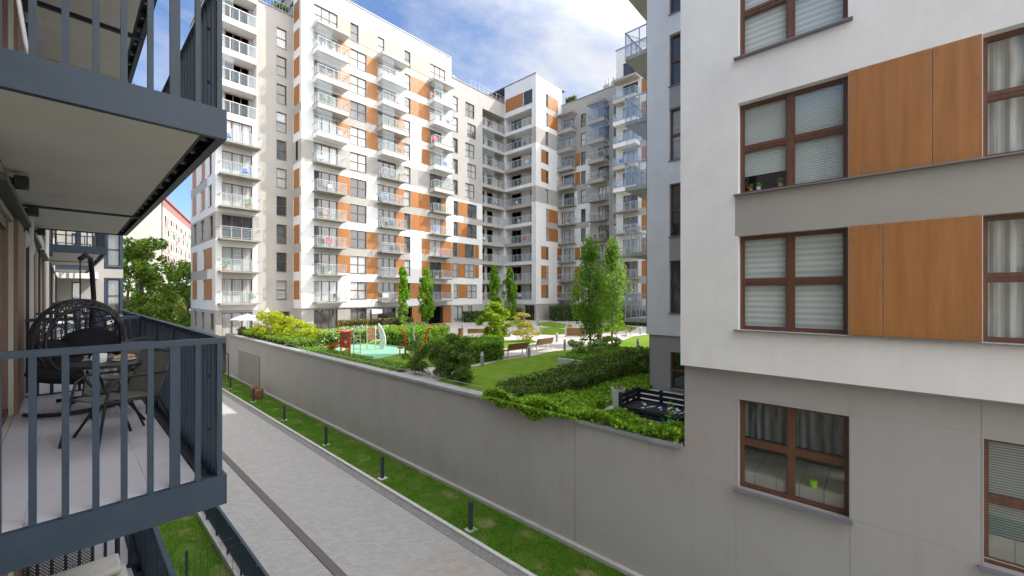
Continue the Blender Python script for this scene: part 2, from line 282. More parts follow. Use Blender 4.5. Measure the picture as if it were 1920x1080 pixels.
# ---------------------------------------------------------------- mesh helpers
class MB:
    def __init__(s): s.v = []; s.f = []; s.m = []
    def face(s, pts, m=0):
        b = len(s.v); s.v.extend([tuple(p) for p in pts]); s.f.append(tuple(range(b, b+len(pts)))); s.m.append(m)
    def box(s, x0, x1, y0, y1, z0, z1, m=0):
        x0, x1 = sorted((x0, x1)); y0, y1 = sorted((y0, y1)); z0, z1 = sorted((z0, z1))
        b = len(s.v); s.v += [(x0,y0,z0),(x1,y0,z0),(x1,y1,z0),(x0,y1,z0),(x0,y0,z1),(x1,y0,z1),(x1,y1,z1),(x0,y1,z1)]
        for q in ((0,3,2,1),(4,5,6,7),(0,1,5,4),(1,2,6,5),(2,3,7,6),(3,0,4,7)): s.f.append(tuple(b+i for i in q)); s.m.append(m)
    def obox(s, c, ax, ay, az, m=0):
        c, ax, ay, az = map(Vector, (c, ax, ay, az)); b = len(s.v)
        for k in ((-1,-1,-1),(1,-1,-1),(1,1,-1),(-1,1,-1),(-1,-1,1),(1,-1,1),(1,1,1),(-1,1,1)): s.v.append(tuple(c+ax*k[0]+ay*k[1]+az*k[2]))
        for q in ((0,3,2,1),(4,5,6,7),(0,1,5,4),(1,2,6,5),(2,3,7,6),(3,0,4,7)): s.f.append(tuple(b+i for i in q)); s.m.append(m)
    def bar(s, p, q, w, h=None, m=0):
        p = Vector(p); q = Vector(q); h = h or w; d = q-p; l = d.length; d.normalize()
        up = Vector((0, 0, 1)) if abs(d.z) < .95 else Vector((1, 0, 0)); a = d.cross(up).normalized(); b = a.cross(d)
        s.obox((p+q)/2, d*l/2, a*w/2, b*h/2, m)
    def path(s, pts, r, n=6, m=0, cap=True):
        pts = [Vector(p) for p in pts]; rs = r if isinstance(r, (list, tuple)) else [r]*len(pts); b0 = len(s.v)
        prev = None
        for i, p in enumerate(pts):
            d = (pts[min(i+1, len(pts)-1)]-pts[max(i-1, 0)])
            d = d.normalized() if d.length > 0 else Vector((0, 0, 1))
            if prev is None: up = Vector((0, 0, 1)) if abs(d.z) < .9 else Vector((1, 0, 0)); a = d.cross(up).normalized()
            else: a = (prev-d*prev.dot(d)); a = a.normalized() if a.length > 1e-6 else d.orthogonal().normalized()
            prev = a; b = d.cross(a)
            for k in range(n):
                t = 2*math.pi*k/n; s.v.append(tuple(p+(a*math.cos(t)+b*math.sin(t))*rs[i]))
        for i in range(len(pts)-1):
            for k in range(n):
                s.f.append((b0+i*n+k, b0+i*n+(k+1)%n, b0+(i+1)*n+(k+1)%n, b0+(i+1)*n+k)); s.m.append(m)
        if cap:
            s.f.append(tuple(b0+k for k in range(n))[::-1]); s.m.append(m); e = b0+(len(pts)-1)*n; s.f.append(tuple(e+k for k in range(n))); s.m.append(m)
    def lathe(s, c, prof, n=16, m=0):
        b0 = len(s.v); c = Vector(c)
        for r, z in prof:
            for k in range(n): t = 2*math.pi*k/n; s.v.append((c.x+r*math.cos(t), c.y+r*math.sin(t), c.z+z))
        for i in range(len(prof)-1):
            for k in range(n): s.f.append((b0+i*n+k, b0+i*n+(k+1)%n, b0+(i+1)*n+(k+1)%n, b0+(i+1)*n+k)); s.m.append(m)
        s.f.append(tuple(b0+k for k in range(n))[::-1]); s.m.append(m); e = b0+(len(prof)-1)*n; s.f.append(tuple(e+k for k in range(n))); s.m.append(m)
    def prism(s, poly, z0, z1, m=0):
        n = len(poly); a = sum(poly[i][0]*poly[(i+1)%n][1]-poly[(i+1)%n][0]*poly[i][1] for i in range(n))
        if a < 0: poly = poly[::-1]
        s.face([(x, y, z1) for x, y in poly], m); s.face([(x, y, z0) for x, y in poly[::-1]], m)
        for i in range(n):
            a, b = poly[i], poly[(i+1)%n]; s.face([(a[0],a[1],z0),(b[0],b[1],z0),(b[0],b[1],z1),(a[0],a[1],z1)], m)
    def sphere(s, c, rx, ry, rz, n=12, k=8, m=0):
        prof = [(math.sin(math.pi*i/k), -math.cos(math.pi*i/k)) for i in range(k+1)]; b0 = len(s.v)
        s.lathe((0, 0, 0), [(max(a, .001), b) for a, b in prof], n, m)
        for i in range(b0, len(s.v)): x, y, z = s.v[i]; s.v[i] = (c[0]+x*rx, c[1]+y*ry, c[2]+z*rz)
    def build(s, name, mats, parent=None, smooth=False, bevel=0):
        me = bpy.data.meshes.new(name); me.from_pydata(s.v, [], s.f)
        for k in (mats if isinstance(mats, (list, tuple)) else [mats]): me.materials.append(M[k])
        if any(s.m): me.polygons.foreach_set('material_index', s.m)
        if smooth: me.polygons.foreach_set('use_smooth', [True]*len(s.f))
        me.update(); o = bpy.data.objects.new(name, me); col.objects.link(o)
        if parent: o.parent = parent; o.matrix_parent_inverse = Matrix.Translation(-Vector(parent_loc(parent)))
        if bevel: b = o.modifiers.new('b', 'BEVEL'); b.width = bevel; b.segments = 2; b.limit_method = 'ANGLE'
        return o
def parent_loc(o):
    v = Vector(o.location)
    if o.parent: v = v+o.matrix_parent_inverse.translation+parent_loc(o.parent)
    return v
def tag(o, label=None, cat=None, group=None, kind=None):
    if label: o['label'] = label
    if cat: o['category'] = cat
    if group: o['group'] = group
    if kind: o['kind'] = kind
    return o
def thing(name, label, cat, loc=(0, 0, 0), group=None):
    o = bpy.data.objects.new(name, None); col.objects.link(o); o.location = loc; o.empty_display_size = .3
    return tag(o, label, cat, group)
def dup(root, loc, rotz=0, label=None, group=None):
    r = root.copy(); col.objects.link(r); r.location = loc; r.rotation_euler = (0, 0, rotz)
    if label: r['label'] = label
    if group: r['group'] = group
    for ch in list(root.children):
        c = ch.copy(); col.objects.link(c); c.parent = r
        for g in ch.children: d = g.copy(); col.objects.link(d); d.parent = c
    return r
def struct(name, mb, mats): return tag(mb.build(name, mats), kind='structure')

# leaves ------------------------------------------------------------
def leaves(name, P, size, mats, parent=None, seed=1, aspect=.6, up=0.0, pick=None, jitter=.35):
    rg = np.random.RandomState(seed); n = len(P); P = np.asarray(P, float)
    nr = rg.normal(size=(n, 3)); nr[:, 2] += up; nr /= np.linalg.norm(nr, axis=1)[:, None]
    t = rg.normal(size=(n, 3)); a = np.cross(nr, t); a /= np.linalg.norm(a, axis=1)[:, None]; b = np.cross(nr, a)
    s = size*(1+jitter*rg.normal(size=n)).clip(.4, 2)[:, None]
    fold = nr*s*.15
    V = np.empty((n, 4, 3)); V[:, 0] = P-a*s*.5; V[:, 1] = P-b*s*.5*aspect+fold; V[:, 2] = P+a*s*.5; V[:, 3] = P+b*s*.5*aspect+fold
    me = bpy.data.meshes.new(name); me.vertices.add(n*4); me.vertices.foreach_set('co', V.reshape(-1))
    me.loops.add(n*4); me.loops.foreach_set('vertex_index', np.arange(n*4)); me.polygons.add(n)
    me.polygons.foreach_set('loop_start', np.arange(n)*4); me.polygons.foreach_set('loop_total', np.full(n, 4))
    for k in mats: me.materials.append(M[k])
    mi = pick if pick is not None else rg.randint(0, len(mats), n)
    me.polygons.foreach_set('material_index', np.asarray(mi, dtype=np.int32)); me.update(); me.validate()
    o = bpy.data.objects.new(name, me); col.objects.link(o)
    if parent: o.parent = parent; o.matrix_parent_inverse = Matrix.Translation(-Vector(parent_loc(parent)))
    return o
def clump_pts(centres, radii, n, seed):
    rg = np.random.RandomState(seed); centres = np.asarray(centres); radii = np.asarray(radii)
    w_ = radii.prod(axis=1) if radii.ndim == 2 else radii**2; w_ = w_**.7; w_ /= w_.sum()
    idx = rg.choice(len(centres), n, p=w_); d = rg.normal(size=(n, 3)); d /= np.linalg.norm(d, axis=1)[:, None]
    r = rg.uniform(.35, 1.0, n)**.5
    rr = radii[idx] if radii.ndim == 2 else radii[idx][:, None]
    return centres[idx]+d*r[:, None]*rr, idx

# ---------------------------------------------------------------- facade helpers; F = (axis, c): 'y' faces -y at y=c (s=x); 'x' faces -x at x=c (s=y)
def pt(F, s, z, o=0): return (s, F[1]-o, z) if F[0] == 'y' else (F[1]-o, s, z)
def fbox(mb, F, s0, s1, z0, z1, o0, o1, m=0):
    a = pt(F, s0, z0, o0); b = pt(F, s1, z1, o1); mb.box(a[0], b[0], a[1], b[1], a[2], b[2], m)
def fquad(mb, F, s0, s1, z0, z1, o, m=0):
    s0, s1 = sorted((s0, s1)); q = [pt(F, s0, z0, o), pt(F, s1, z0, o), pt(F, s1, z1, o), pt(F, s0, z1, o)]
    if F[0] == 'x': q = q[::-1]
    mb.face(q, m)
def facade(parent, F, s0, s1, z0, z1, opens, zones, mats, base=0, reveal=.16, name='wall'):
    mb = MB(); s0, s1 = sorted((s0, s1))
    opens = [(min(o[0], o[1]), max(o[0], o[1]), o[2], o[3], (o[4] if len(o) > 4 else reveal)) for o in opens]
    zones = [(min(o[0], o[1]), max(o[0], o[1]), o[2], o[3], o[4]) for o in zones]
    S = sorted({round(v, 3) for v in [s0, s1]+[q for o in opens+zones for q in o[:2]] if s0-1e-6 <= v <= s1+1e-6})
    Z = sorted({round(v, 3) for v in [z0, z1]+[q for o in opens+zones for q in o[2:4]] if z0-1e-6 <= v <= z1+1e-6})
    for i in range(len(S)-1):
        if S[i+1]-S[i] < .002: continue
        cs = (S[i]+S[i+1])/2; run = None
        for j in range(len(Z)-1):
            cz = (Z[j]+Z[j+1])/2; mm = base
            if any(o[0] < cs < o[1] and o[2] < cz < o[3] for o in opens): mm = None
            else:
                for zz in zones:
                    if zz[0] < cs < zz[1] and zz[2] < cz < zz[3]: mm = zz[4]
            if run and run[1] == mm: continue
            if run and run[1] is not None: fquad(mb, F, S[i], S[i+1], run[0], Z[j], 0, run[1])
            run = (Z[j], mm)
        if run and run[1] is not None: fquad(mb, F, S[i], S[i+1], run[0], Z[-1], 0, run[1])
    def zm(s, z):
        mm = base
        for zz in zones:
            if zz[0] < s < zz[1] and zz[2] < z < zz[3]: mm = zz[4]
        return mm
    for a, b, c, d, r in opens:
        m_ = zm(a-.02, (c+d)/2); mt = zm((a+b)/2, d+.02)
        mb.face([pt(F, a, c, 0), pt(F, a, d, 0), pt(F, a, d, -r), pt(F, a, c, -r)], m_)
        mb.face([pt(F, b, c, 0), pt(F, b, c, -r), pt(F, b, d, -r), pt(F, b, d, 0)], m_)
        mb.face([pt(F, a, d, 0), pt(F, b, d, 0), pt(F, b, d, -r), pt(F, a, d, -r)], mt)
        mb.face([pt(F, a, c, 0), pt(F, a, c, -r), pt(F, b, c, -r), pt(F, b, c, 0)], mt)
    return mb.build(name, mats, parent)
def window(parent, F, s0, s1, z0, z1, cols=2, rows=2, depth=.15, fm='frame_brown', pm=None, fr=.06, sill=True, split=.5, name='window'):
    s0, s1 = sorted((s0, s1)); mb = MB(); o0, o1 = -depth-.05, -depth+.02
    fbox(mb, F, s0, s0+fr, z0, z1, o0, o1); fbox(mb, F, s1-fr, s1, z0, z1, o0, o1)
    fbox(mb, F, s0+fr, s1-fr, z0, z0+fr, o0, o1); fbox(mb, F, s0+fr, s1-fr, z1-fr, z1, o0, o1)
    for c in range(1, cols): x = s0+(s1-s0)*c/cols; fbox(mb, F, x-fr*.7, x+fr*.7, z0+fr, z1-fr, o0, o1+.003)
    if rows > 1:
        z = z0+(z1-z0)*split; fbox(mb, F, s0+fr, s1-fr, z-fr*.7, z+fr*.7, o0, o1-.004)
    if sill: fbox(mb, F, s0-.03, s1+.03, z0-.035, z0-.002, -.1, .05, 1)
    w_ = mb.build(name, [fm, 'sill_metal'], parent)
    p = MB(); fquad(p, F, s0+fr*.5, s1-fr*.5, z0+fr*.5, z1-fr*.5, -depth-.03)
    p.build('pane', pm or rnd.choice(PANES), w_); return w_
def panel(parent, F, s0, s1, z0, z1, m='wood_panel', o=.025, seams=0):
    s0, s1 = sorted((s0, s1)); mb = MB(); n = seams+1
    for i in range(n):
        a = s0+(s1-s0)*i/n; b = s0+(s1-s0)*(i+1)/n; fbox(mb, F, a+.006, b-.006, z0, z1, -.01, o)
    return mb.build('cladding_panel', m, parent)
def balcony(parent, F, s0, s1, z, d=1.05, style='open', glassm='glass_rail', glazed=0, box='white_render', n=4, canopy=False, clutter=True):
    s0, s1 = sorted((s0, s1)); mb = MB()
    if style == 'open': fbox(mb, F, s0, s1, z-.14, z, .002, d); zb = z+.02; h = 1.05
    else: fbox(mb, F, s0, s1, z-.36, z+.18, .002, d); fbox(mb, F, s0-.03, s1+.03, z+.18, z+.21, .003, d+.03, 1); zb = z+.21; h = .95
    mc = MB()
    if canopy: fbox(mc, F, s0-.08, s1+.08, z+2.5, z+2.68, .004, d+.1, 0); fbox(mc, F, s0-.11, s1+.11, z+2.68, z+2.72, .004, d+.13, 1)
    b = mb.build('balcony', ['slab_concrete' if style == 'open' else box, 'sill_metal'], parent)
    if canopy: mc.build('canopy', [box, 'sill_metal'], parent)
    r = MB(); t = .035
    def fr_box(a, c, e, g, p, q): fbox(r, F, a, c, e, g, p, q)
    zt = zb+h; D = d-.04
    fr_box(s0, s1, zt-.05, zt, D-.03, D+.03); fr_box(s0, s0+.05, zt-.05, zt, .01, D-.03); fr_box(s1-.05, s1, zt-.05, zt, .01, D-.03)
    fr_box(s0, s1, zb+.06, zb+.09, D-.015, D+.015)
    if style == 'open': fr_box(s0, s1, zt-.2, zt-.17, D-.015, D+.015); fr_box(s0+.01, s0+.04, zt-.2, zt-.17, .01, D-.015); fr_box(s1-.04, s1-.01, zt-.2, zt-.17, .01, D-.015)
    for i in range(n+1):
        x = s0+t/2+(s1-s0-t)*i/n; fr_box(x-t/2, x+t/2, zb-.12, zt-.05, D-.02, D+.02)
    for x in (s0+.02, s1-.02): fr_box(x-.015, x+.015, zb-.02, zt-.05, D*.5-.02, D*.5+.02)
    r.build('railing', 'balcony_metal', b)
    g = MB(); gt = zt-(.22 if style == 'open' else .06)
    fquad(g, F, s0+.02, s1-.02, zb+.1, gt, D-.03)
    for x in (s0+.03, s1-.03): g.face([pt(F, x, zb+.1, .02), pt(F, x, zb+.1, D-.04), pt(F, x, gt, D-.04), pt(F, x, gt, .02)])
    if glazed:
        a, c = (s0+.02, s1-.02) if glazed == 1 else (s0+.02, s0+(s1-s0)*.45)
        fquad(g, F, a, c, zt+.02, z+2.48, D-.05); g.face([pt(F, s0+.03, zt, .02), pt(F, s0+.03, zt, D-.06), pt(F, s0+.03, z+2.48, D-.06), pt(F, s0+.03, z+2.48, .02)])
    g.build('glass_panel', glassm, b)
    if clutter and rnd.random() < .92: CL.append((F, s0, s1, z + (.0 if style == 'open' else .19), d))
    return b
CL = []
def levels(base, n, h=2.93): return [base+h*i for i in range(n)]
ZL = levels(-.80, 11)   # floor heights of the courtyard blocks
def core(parent, x0, x1, y0, y1, z0, z1, m='grey_render', name='wall_core'):
    mb = MB(); mb.box(x0, x1, y0, y1, z0, z1); return mb.build(name, m, parent)
MATE = ['white_render', 'grey_render', 'beige_render', 'base_render']
MATW = ['white_dulled_for_sun', 'grey_render', 'beige_render', 'base_render']
ZC = -3.9; ZG = -7.3; ZU = -1.45; TOP = 32.9; TOP2 = 30.3
mat('gutter', (.20, .19, .185), .8, var=.2, vs=9)
# ================================================================ SETTING
m = MB(); m.box(-400, 900, -400, 1500, -7.9, -7.32); struct('ground', m, 'soil')
m = MB(); m.face([(3.15, -20, -7.30), (8.0, -20, -7.30), (8.0, 90, -7.30), (3.15, 90, -7.30)]); struct('alley', m, 'pavers')
m = MB()
for i in range(80): m.box(8.0, 8.12, -4+i*1.0+.004, -3.004+i*1.0, -7.5, -7.22)
struct('kerb', m, 'light_concrete')
m = MB(); m.box(7.72, 7.995, -4, 88, -7.5, -7.288); struct('gutter_strip', m, 'gutter')
m = MB(); m.face([(8.12, -6, -7.25), (9.83, -6, -7.25), (9.83, 75, -7.25), (8.12, 75, -7.25)]); struct('verge', m, 'strip_lawn')
m = MB(); m.box(9.70, 9.83, -6, 44.3, -7.4, -7.13); struct('gravel_edge', m, 'concrete')
m = MB(); m.face([(-.4, -6, -7.29), (2.9, -6, -7.29), (2.9, 75, -7.29), (-.4, 75, -7.29)]); struct('garden_lawn', m, 'strip_lawn')
# drainage channel with grating
m = MB(); m.box(4.66, 4.90, -5, 80, -7.5, -7.294, 0)
for i in range(900):
    y = 2+i*.04
    if y > 38: break
    m.box(4.68, 4.88, y, y+.022, -7.296, -7.288, 1)
o = m.build('drainage_channel', ['steel_dark', 'louver']); tag(o, 'long narrow grated drainage channel along the paved alley', 'drain')
# courtyard deck
m = MB(); m.box(10.08, 75, -12, 62, -4.3, ZC); struct('courtyard_paving', m, 'slabs')
c4 = lambda x, y: G(800+x/4.364, 540+y/4.364)
def lawn(pts, z=ZC+.006, h=.05):
    mm = MB(); mm.prism(pts, z-.02, z+h); return struct('lawn', mm, 'lawn')
LAWN1 = [c4(370, 650), c4(460, 640), c4(600, 600), c4(850, 565), c4(1000, 530), c4(1180, 505), c4(1290, 512), c4(1560, 450), c4(1690, 400), c4(1830, 383), (30.0, 7.6), (16, 7.6), (10.5, 8.5), (10.2, 14.2)]
lawn(LAWN1)
LAWN2 = [c4(-420, 560), (11.6, 19), (13.5, 17.5), c4(380, 628), c4(590, 580), c4(610, 500), c4(900, 445), c4(860, 425), c4(640, 440), c4(480, 432), c4(230, 407), c4(0, 415), c4(-200, 440), (17.6, 31), (13, 31), (10.2, 33), (10.2, 20)]
lawn(LAWN2)
lawn([c4(935, 330), c4(1040, 322), c4(1150, 345), c4(1150, 372), c4(1040, 387), c4(945, 378)])
lawn([c4(900, 290), c4(1000, 278), c4(1190, 305), c4(1190, 335), c4(1000, 315), c4(910, 306)])
lawn([c4(1280, 345), c4(1500, 300), c4(1720, 322), c4(1700, 345), c4(1500, 360), c4(1330, 378)])
lawn([c4(690, 275), c4(790, 270), c4(800, 295), c4(700, 300)])
lawn([c4(0, 345), c4(100, 345), c4(90, 370), c4(0, 372)])
m = MB()
G3 = lambda x, y: G(410+x/4.571, 560+y/4.571)
GR = [G3(980, 440), G3(1120, 405), G3(1400, 393), G3(1530, 408), G3(1600, 430), G3(1620, 470), G3(1530, 490), G3(1350, 527), G3(1150, 492), G3(1040, 472)]
m.prism(GR, ZC-.02, ZC+.075); struct('playground_surface', m, 'rubber_green')

# ================================================================ RETAINING WALL
rw = thing('retaining_wall', 'long grey rendered retaining wall between the alley and the raised courtyard', 'wall', (9.83, 20, ZG))
m = MB(); m.box(9.83, 10.08, 6.485, 44.29, -7.6, -3.62); m.box(9.83, 10.08, 3.40, 6.465, -7.6, -3.62)
m.build('wall', 'base_render', rw)
m = MB()
yy = 3.44
while yy < 44.2:
    e = min(yy+3.0, 44.28); m.box(9.75, 10.20, yy+.004, e-.004, -3.62, -3.555); m.box(9.75, 9.77, yy+.004, e-.004, -3.66, -3.62); yy = e
m.build('coping', 'coping', rw)
m = MB(); m.path([(10.12, 9.0, -3.36), (10.12, 30, -3.36)], .012, 6)
for i in range(15): m.path([(10.12, 9.0+i*1.5, -3.56), (10.12, 9.0+i*1.5, -3.36)], .008, 5)
m.build('handrail', 'rail_metal', rw)
m = MB(); m.box(9.80, 9.84, 34.6, 40.2, -7.2, -4.75, 0)
for i in range(30): m.obox((9.79, 37.4, -7.15+i*.08), (.02, 0, .012), (0, 2.72, 0), (0, 0, .006), 1)
m.build('louvre_grille', ['louver', 'grey_render'], rw)

# ================================================================ BLOCK A (white and orange front)
FA = ('y', 44.1); x7 = lambda c, y=44.1: XA(560+c/3.376, y)
S = [16.3]+[x7(c) for c in (97, 247, 327, 430, 500, 615, 668, 708, 778, 830, 905)]+[XA(846, 44.1)]
ga = (36.0, -20)
A = thing('apartment_building', 'tall white, grey and orange apartment building with three stacks of balconies, in the middle', 'building', (26, 44.1, ZC))
opens = []; zones = []; wins = []; pans = []; bals = []
WG, WB = 1, 3
x0A, x1A = S[0], S[12]
for k in range(11):
    z = ZL[k]; f0, h0 = z+.02, z+2.22; s0_, h1 = z+.27, z+2.25
    top = k == 10
    def W(a, b, lo, hi, c, r_): opens.append((a, b, lo, hi)); wins.append((a, b, lo, hi, c, r_))
    if not top:
        W(S[1], S[2], f0, h0, 3, 1); W(S[3], S[4], s0_, h1, 2, 2); W(S[5], S[6], f0, h0, 3, 1); W(S[7], S[8], s0_, h1, 1, 2); W(S[10], S[11], f0, h0, 2, 1)
    else:
        W(S[1], S[2], s0_, h1, 3, 2); W(S[3], (S[3]+S[4])/2, s0_, h1, 1, 2); W(S[5], S[5]+(S[6]-S[5])*.36, s0_, h1, 1, 2); W(S[7], S[8], s0_, h1, 1, 2); W(S[10], S[11]+.7, s0_, h1, 3, 2)
    pl = []
    if k in (0,): pl = [(4, 5), (6, 7), (8, 9, 1), (9, 10), (11, 12)]
    if k in (1, 2): pl = [(2, 3), (4, 5), (6, 7), (9, 10), (11, 12)]
    if k in (3, 4): pl = [(2, 3), (6, 7), (8, 10), (11, 11.45)]
    if k in (6, 7): pl = [(2, 3), (4, 5), (6, 7), (9, 10)]
    if k in (8, 9): pl = [(2, 3), (4, 5), (8, 10)]
    if top: pl = [(2, 3), (3.5, 5), (5.36, 6.9), (8, 10)]
    fx = lambda q: S[int(q)]+(S[min(int(q)+1, 12)]-S[int(q)])*(q-int(q))
    for p in pl: pans.append((fx(p[0]), fx(p[1]), s0_, h1, k))
    if k == 5: zones.append((x0A, x1A, z+.02, z+2.3, WG))
    # grey spandrels between paired floors
    if k in (2, 4, 7, 10):
        zs = (z-.66, z+.25)
        lim = {2: (S[1], S[8]), 4: (S[1], S[10]), 7: (S[1], S[8]), 10: (S[2], S[12]-1.0)}[k]
        zones.append((lim[0], lim[1], *zs, WG))
        if k == 2: zones.append((S[9], S[12], *zs, WG))
# ground floor
gf = [(S[1], S[2], 3), (S[3], S[4], 2), (S[5], S[6], 3)]
for a, b, c in gf: opens.append((a, b, ZC+.05, -1.62)); wins.append((a, b, ZC+.05, -1.62, c, 1))
zones.append((x0A, x1A, ZC, ZU, WG))
opens.append((S[8]-.6, S[11]+1.4, ZC, -1.62, 2.2))
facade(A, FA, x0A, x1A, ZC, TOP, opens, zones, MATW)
for a, b, lo, hi, c, r_ in wins: window(A, FA, a, b, lo, hi, c, r_, sill=(r_ == 2))
for a, b, lo, hi, k in pans: panel(A, FA, a, b, lo, hi, 'wood_panel' if k < 10 else 'pale_panel', seams=1 if b-a > 2.6 else 0)
# white skin stands proud of the recessed ground floor
m = MB(); fbox(m, FA, x0A-.1, x1A, ZU-.06, ZU, 0, .10); m.build('drip_edge', 'sill_metal', A)
m = MB(); m.box(x0A-.06, x1A+.06, 44.02, 56, TOP, TOP+.12, 0); m.box(x0A+.1, x1A-.1, 44.4, 56, TOP-1.4, TOP-.01, 1)
m.build('roof', ['sill_metal', 'grey_render'], A)
core(A, x0A+.25, x1A-.01, 46.5, 58, ZC, TOP-1.5)
m = MB(); m.box(S[8]-.6, S[11]+1.4, 46.28, 46.4, ZC, -1.6); m.build('entrance_wall', 'steel_dark', A)
for a in (S[8]+.2, S[11]+.2):
    m = MB(); m.box(a, a+1.4, 44.05, 44.12, ZC, -1.62); m.build('cladding_panel', 'wood_panel', A)
m = MB(); m.box(S[9]-.3, S[9]-.1, 44.15, 46.2, ZC, -1.62); m.build('entrance_pier', 'white_render', A)
for k in range(10):
    z = ZL[k]
    for (a, b, lo, cn) in ((S[1]-.15, S[2]+.5, 6, 0), (S[5]-.1, S[6]+.75, 6, 1), (S[10]-.2, S[11]+.95, 5, 2)):
        if k >= lo:
            balcony(A, FA, a, b+.15, z, 1.35, 'box', glazed=rnd.choice((0, 1, 2, 2)), box='white_render' if k in (6, 8, 9) else 'beige_render', canopy=(k == 9), n=4)
        else: balcony(A, FA, a, b, z, 1.15, 'open', n=4)
# side face with orange panels
FS = ('x', 16.3); op = []
facade(A, FS, 44.1, 46.3, ZC, TOP, [], [(44.1, 46.3, ZC, ZU, 1), (44.1, 46.3, ZL[5]+.02, ZL[5]+2.3, 1)]+[(44.1, 46.3, ZL[k]-.66, ZL[k]+.25, 1) for k in (2, 4, 7)], MATW)
for k in range(11):
    if k == 5: window(A, FS, 45.0, 45.5, ZL[k]+.27, ZL[k]+2.25, 1, 1, depth=-.03, sill=False)
    else: panel(A, FS, 45.15-.55, 46.22-.1, ZL[k]+.27, ZL[k]+2.25)
m = MB(); m.box(30, 31.4, 47, 48.4, TOP, TOP+1.6, 0)
for i in range(3): m.path([(30.3+i*.4, 47.5, TOP+1.5), (30.3+i*.4, 47.5, TOP+2.2)], .1, 8, 1)
m.build('chimney', ['grey_render', 'light_metal'], A)

# ================================================================ TOWER at left
T = thing('apartment_building', 'slim white corner tower with glazed balconies, behind the wall at left', 'building', (12, 45, ZC))
TX0, TX1, TY = 9.05, XA(484, 44.3), 44.3; TTOP = 28.9
FT = ('y', TY); tx = lambda c: XA(340+c/3.373, TY)
opens = []; zones = [(TX0, TX1, ZC, ZU, 1), (TX0, TX1, ZL[2]+.02, ZL[2]+2.45, 1)]
a, b = tx(257), tx(450)
for k in range(10):
    if k < 6: opens.append((a, b, ZL[k]+.02, ZL[k]+2.25))
    else: opens.append((a-.1, tx(478), ZL[k]-.02, ZL[k]+2.35, 1.3))
    if k in (1, 4, 5): zones.append((a, b, ZL[k]-.66, ZL[k]+.02, 2))
opens.append((a, b, ZC+.05, -1.7))
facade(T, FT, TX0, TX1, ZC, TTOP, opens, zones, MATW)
for k in range(10):
    if k < 6:
        window(T, FT, a, b, ZL[k]+.02, ZL[k]+2.25, 3, 1, fm='frame_red', sill=False); balcony(T, FT, a-.35, b+.45, ZL[k], 1.1, 'open', n=4)
    else:
        F2 = ('y', TY+1.28); m = MB(); fbox(m, F2, a-.2, tx(478)+.1, ZL[k], ZL[k]+2.4, -.1, 0, 0); m.build('loggia_wall', 'beige_render', T)
        window(T, F2, a+.5, b, ZL[k]+.05, ZL[k]+2.2, 3, 1, depth=-.03, fm='frame_red', sill=False)
        m = MB(); x1_ = tx(478)
        fbox(m, FT, a-.1, x1_, ZL[k]+1.02, ZL[k]+1.07, -.06, 0)
        for i in range(5): xx = a-.1+(x1_-a+.06)*i/4; fbox(m, FT, xx, xx+.04, ZL[k]-.02, ZL[k]+1.02, -.05, -.01)
        rl = m.build('railing', 'light_metal', T); m = MB(); fquad(m, FT, a-.1, x1_, ZL[k]+.05, ZL[k]+1.0, -.03)
        if k % 2: fquad(m, FT, a-.08, a+.9, ZL[k]+1.08, ZL[k]+2.3, -.04)
        m.build('glass_panel', 'glass_rail', rl)
window(T, FT, a, b, ZC+.05, -1.7, 3, 1, fm='frame_red', sill=False)
FL = ('x', TX0); ly = lambda c: YA(340+c/3.373, TX0)
opens = []; zones = [(44.3, 57, ZC, ZU, 1), (44.3, 57, ZL[2]+.0, ZL[2]+2.45, 1)]+[(47.5, 57, ZL[k]-.66, ZL[k]+.25, 1) for k in (1, 4, 7)]
cols_ = {0: [(72, 100, 'p'), (135, 150, 'w'), (150, 195, 'p')], 2: [(75, 97, 'w'), (120, 146, 'w'), (176, 200, 'w')], 3: [(72, 95, 'p'), (120, 132, 'w'), (132, 150, 'p'), (170, 192, 'w')]}
for k in range(9):
    key = 2 if k in (2, 5) else (3 if k in (3, 4, 7, 8) else 0)
    for c0, c1, t_ in cols_[key]:
        q0, q1 = ly(c1), ly(c0)
        if t_ == 'w': opens.append((q0, q1, ZL[k]+.27, ZL[k]+2.25)); window(T, FL, q0, q1, ZL[k]+.27, ZL[k]+2.25, 1, 2)
        else: panel(T, FL, q0, q1, ZL[k]+.27, ZL[k]+2.25)
for c0, c1 in ((80, 95), (125, 147), (180, 205)): q0, q1 = ly(c1), ly(c0); opens.append((q0, q1, ZC+.6, -1.75)); window(T, FL, q0, q1, ZC+.6, -1.75, 1, 1)
YB = ly(60)
facade(T, FL, 44.3, YB, -7.4, TTOP, opens, zones, MATW)
core(T, TX0+.3, TX1-.02, 46.3, YB, -7.4, TTOP-.2)
m = MB(); m.box(TX0-.08, TX1+.05, TY-.08, YB+.1, TTOP, TTOP+.12); m.build('roof', 'sill_metal', T)
m = MB()
for i in range(16):
    m.path([(TX0+.2+i*.22, TY+.2, TTOP+.1), (TX0+.2+i*.22, TY+.2, TTOP+1.15)], .012, 4)
m.path([(TX0+.1, TY+.2, TTOP+1.15), (TX1, TY+.2, TTOP+1.15)], .025, 5); m.path([(TX0+.1, TY+.2, TTOP+1.15), (TX0+.1, YB, TTOP+1.15)], .025, 5)
m.build('roof_railing', 'light_metal', T)
